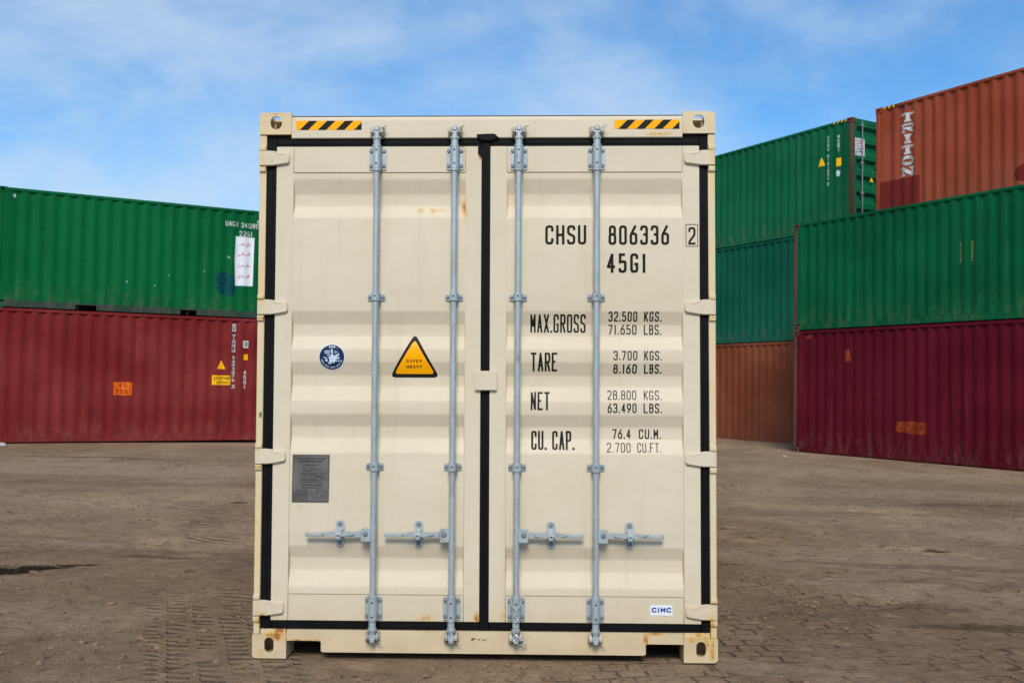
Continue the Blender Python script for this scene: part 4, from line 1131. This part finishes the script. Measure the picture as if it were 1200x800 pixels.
def f(bm): rect(bm, D_(2.294), D_(2.691), 1.046, 1.337, 0); word(bm, '40', D_(2.40), D_(2.57), 1.215, 1.315, .02, .5, -.0005, 1); word(bm, '7551', D_(2.33), D_(2.66), 1.075, 1.175, .02, .35, -.0005, 1)
on_side(redc, rxs, 'orange_placard', ['orange', 'orange_dull'], f)
def f(bm): flatpoly(bm, [(D_(4.547), 1.683), (D_(4.744), 1.683), (D_(4.645), 1.89)], 0, 0)
on_side(redc, rxs, 'warning_triangle', ['yellow'], f)
def f(bm):
    rect(bm, D_(4.444), D_(4.864), 1.309, 1.532, 0); word(bm, 'CAUTION', D_(4.53), D_(4.84), 1.435, 1.500, .013, .25, -.0005, 1)
    for k in range(2): rect(bm, D_(4.54), D_(4.82), 1.345+.035*k, 1.36+.035*k, 1, -.0005)
    flatpoly(bm, [(D_(4.468), 1.34), (D_(4.50), 1.43), (D_(4.475), 1.43), (D_(4.505), 1.515), (D_(4.515), 1.44), (D_(4.49), 1.44)], -.0005, 1)
on_side(redc, rxs, 'caution_sign', ['yellow', 'ink'], f)
def f(bm):
    vtext(bm, *WRD)
for WRD in (('TGHU', 4.918-red_off, .085, 2.50, 2.06, .024), ('5693075', 4.925-red_off, .075, 1.995, 1.37, .021), ('2', 4.93-red_off, .085, 1.32, 1.21, .024), ('45G1', 5.20-red_off, .075, 1.66, 1.20, .021)):
    on_side(redc, rxs, 'identification_number', ['bgwhite'], f)
def f(bm):
    rect(bm, D_(ST[0]), D_(ST[1]), ST[2], ST[3], 0); rect(bm, D_(ST[4]), D_(ST[5]), ST[6], ST[7], 1, -.0004)
for ST in ((4.868, 4.965, 2.575, 2.75, 4.89, 4.945, 2.60, 2.64), (5.133, 5.269, 2.19, 2.364, 5.19, 5.25, 2.24, 2.33)):
    on_side(redc, rxs, 'white_sticker', ['bgwhite', 'bolt'], f)
def f(bm): rect(bm, D_(5.160), D_(5.262), 1.905, 2.04, 0)
on_side(redc, rxs, 'yellow_sticker', ['yellow'], f)
def f(bm):
    flatpoly(bm, [(D_(2.42+.17*math.cos(k*.63)), 1.93+.16*math.sin(k*.63)) for k in range(10)], 0, 0)
    rect(bm, D_(2.40), D_(3.0), 1.70, 1.76, 0, -.0003)
on_side(redc, rxs, 'paint_patch', ['patch_red'], f, .001)

nyaw = -1.0587; N0 = Vector((6.8028, 24.4429, -.001)); ndir = Vector((math.cos(nyaw), math.sin(nyaw), 0)); nn = Vector((math.sin(nyaw), -math.cos(nyaw), 0))
marc, mxs = container('dark maroon container on the ground at the far right, under the bright green one', N0, nyaw, 12.192, HC, 'maroon', post='rusty_post')
ngc, nxs = container('bright green container between the maroon one below it and the terracotta one on top', N0+Vector((0, 0, HC)), nyaw, 12.192, STD, 'green_c', post='rusty_post')
tri, txs = container('terracotta container topmost at the right, TRITON in white letters down its side', Vector((8.4365, 23.456, HC+STD)), nyaw, 12.192, STD, 'brick')
byaw = -1.0509; B0 = Vector((8.7676, 26.1255, -.0736)); bdir = Vector((math.cos(byaw), math.sin(byaw), 0)); BL = 12.192; B1 = B0-bdir*(BL-.022)
obc, oxs = container('orange brown container on the ground, bottom of the stack right of the cream one', B1, byaw, BL, HC, 'orange_brown')
tec, exs = container('teal container directly above the orange brown one, behind the brown corner post', B1+Vector((0, 0, HC)), byaw, BL, HC, 'teal', pitch=.278)
ugc, uxs = container('bottle green container on top of the teal one, white placard on its door end', B1+Vector((0, 0, 2*HC)), byaw, BL, HC, 'green_b', post='rusty_post', doors_right=True)
U_ = lambda x: x+BL-.022
def f(bm):
    vtext(bm, *WRD)
for WRD in (('CSNU', U_(-.80), .07, 8.35-2*HC, 7.93-2*HC, .020), ('6181204', U_(-.80), .07, 7.86-2*HC, 7.14-2*HC, .020), ('2', U_(-.80), .08, 7.10-2*HC, 6.99-2*HC, .022), ('45G1', U_(-.455), .06, 8.32-2*HC, 7.85-2*HC, .018)):
    on_side(ugc, uxs, 'identification_number', ['bgwhite'], f)
def f(bm): flatpoly(bm, [(U_(-1.18), 7.57-2*HC), (U_(-.94), 7.59-2*HC), (U_(-1.03), 7.82-2*HC)], 0, 0)
on_side(ugc, uxs, 'warning_triangle', ['yellow'], f)
def f(bm): rect(bm, U_(-.52), U_(-.38), 7.48-2*HC, 7.70-2*HC, 0)
on_side(ugc, uxs, 'yellow_sticker', ['yellow'], f)
def f(bm): flatpoly(bm, [(U_(-.47+.055*math.cos(k*.5)), 7.29-2*HC+.09*math.sin(k*.5)) for k in range(12)], 0, 0)
on_side(ugc, uxs, 'round_sticker', ['pale_blue'], f)
def hazard(t, L1, L2, z):
    bm = bmesh.new(); x = L1; k = 0
    while x < L2-.03:
        flatpoly(bm, [(x, z), (x+.06, z), (x+.09, z+.045), (x+.03, z+.045)], 0.0045, k % 2); x += .062; k += 1
    obj('hazard_strip', bm, ['yellow', 'ink'], t)
hazard(ugc, U_(-.62), U_(-.20), HC-.065)
hazard(tri, .22, .58, STD-.066)
# slab lettering TRITON
def slab(bm, ch, xc, w_, z0, z1):
    t = w_*.23; x0, x1 = xc-w_/2, xc+w_/2; h_ = z1-z0; s = t*.55; k = 0
    def bar(a, b1, c_, d_):
        nonlocal k
        rect(bm, a, b1, c_, d_, 0, -.0003*k); k += 1
    if ch in 'T':
        bar(x0, x1, z1-s*1.2, z1); bar(xc-t/2, xc+t/2, z0, z1); bar(xc-t, xc+t, z0, z0+s); bar(x0, x0+t*.6, z1-h_*.30, z1); bar(x1-t*.6, x1, z1-h_*.30, z1)
    elif ch == 'I': bar(xc-t/2, xc+t/2, z0, z1); bar(xc-t, xc+t, z0, z0+s); bar(xc-t, xc+t, z1-s, z1)
    elif ch == 'R':
        bar(x0+t*.3, x0+t*1.2, z0, z1); bar(x0, x0+t*1.5, z0, z0+s*.9); bar(x0, x0+t*.35, z1-s*.9, z1)
        ribbon(bm, [Vector(p) for p in ((x0+t*1.1, z1-t*.3), (x1-t*.9, z1-t*.3), (x1-t*.4, z1-h_*.16), (x1-t*.4, z1-h_*.34), (x1-t*.9, z0+h_*.48), (x0+t*1.1, z0+h_*.48))], t*.52, -.0012)
        ribbon(bm, [Vector((xc-t*.1, z0+h_*.44)), Vector((x1-t*.25, z0+.005))], t*.62, -.0018)
    elif ch == 'O': ribbon(bm, [Vector((xc+(w_*.5-t*.45)*math.cos(a), (z0+z1)/2+(h_*.5-t*.35)*math.sin(a))) for a in [k_*math.pi/8 for k_ in range(16)]], t*.85, 0, True)
    elif ch == 'N':
        bar(x0+t*.3, x0+t*1.1, z0, z1); bar(x1-t*1.1, x1-t*.3, z0, z1); bar(x0, x0+t*1.5, z0, z0+s); bar(x1-t*1.7, x1, z1-s, z1); bar(x0-t*.1, x0+t*1.2, z1-s, z1)
        ribbon(bm, [Vector((x0+t*.4, z1-.01)), Vector((x1-t*.5, z0+.01))], t*.95, -.0024)
def f(bm):
    zt, zb = 7.80-HC-STD, 6.31-HC-STD; st = (zt-zb)/6
    for k, ch in enumerate('TRITON'): slab(bm, ch, .88, .36, zt-(k+.84)*st, zt-k*st)
on_side(tri, txs, 'white_lettering', ['bgwhite'], f)
def f(bm): rect(bm, .125, 1.19, 0.165, 6.32-HC-STD, 0)
on_side(tri, txs, 'paint_patch', ['patch_red'], f, .001)
def f(bm): rect(bm, .70, .82, 7.90-HC-STD, 8.0-HC-STD, 0)
on_side(tri, txs, 'blue_sticker', ['navy'], f)
def f(bm):
    flatpoly(bm, [(3.78+.3*math.cos(k*.55), 5.93-HC-STD+.22*math.sin(k*.55)*rnd.uniform(.7, 1)) for k in range(11)], 0, 0)
on_side(tri, txs, 'red_touch_up', ['patch_red'], f, .001)
def f(bm):
    for x, s in ((XS, 1.0),):
        flatpoly(bm, [(x-.025, 4.50-HC), (x+.02, 4.54-HC), (x+.03, 4.3-HC), (x+.01, 4.12-HC), (x-.02, 4.10-HC)], 0, 0)
for XS in (4.60, 4.86): on_side(ngc, nxs, 'straw_streak', ['straw'], f)
def f(bm):
    flatpoly(bm, PTS, 0, 0)
for PTS in ([(3.0, .62), (3.05, .83), (3.45, .85), (3.75, .83), (3.80, .60), (3.5, .57)], [(1.60, 2.12), (1.57, 2.36), (1.70, 2.44), (1.75, 2.15)], [(.36, 2.70), (.40, 2.80), (.58, 2.78), (.56, 2.70)]):
    on_side(marc, mxs, 'orange_paint_patch', ['orange_dull'], f)

# ------------------------------------------------------------------ litter
def crumple(x, y, s, label, seed):
    rr = random.Random(seed); bm = bmesh.new()
    bmesh.ops.create_icosphere(bm, subdivisions=2, radius=s)
    for v in bm.verts: v.co *= rr.uniform(.6, 1.15); v.co.z *= .55
    zmin = min(v.co.z for v in bm.verts)
    for v in bm.verts: v.co.z -= zmin
    o = obj('crumpled_paper', bm, 'paper'); o.location = (x, y, gz(x, y)-.005)
    tag(o, label, 'litter', 'scraps of white litter on the dirt')
crumple(-10.42, 20.8, .085, 'crumpled white scrap on the dirt before the red container at the left', 1)
crumple(5.95, 22.0, .05, 'tiny white scrap on the dirt near the brown corner post at the right', 2)
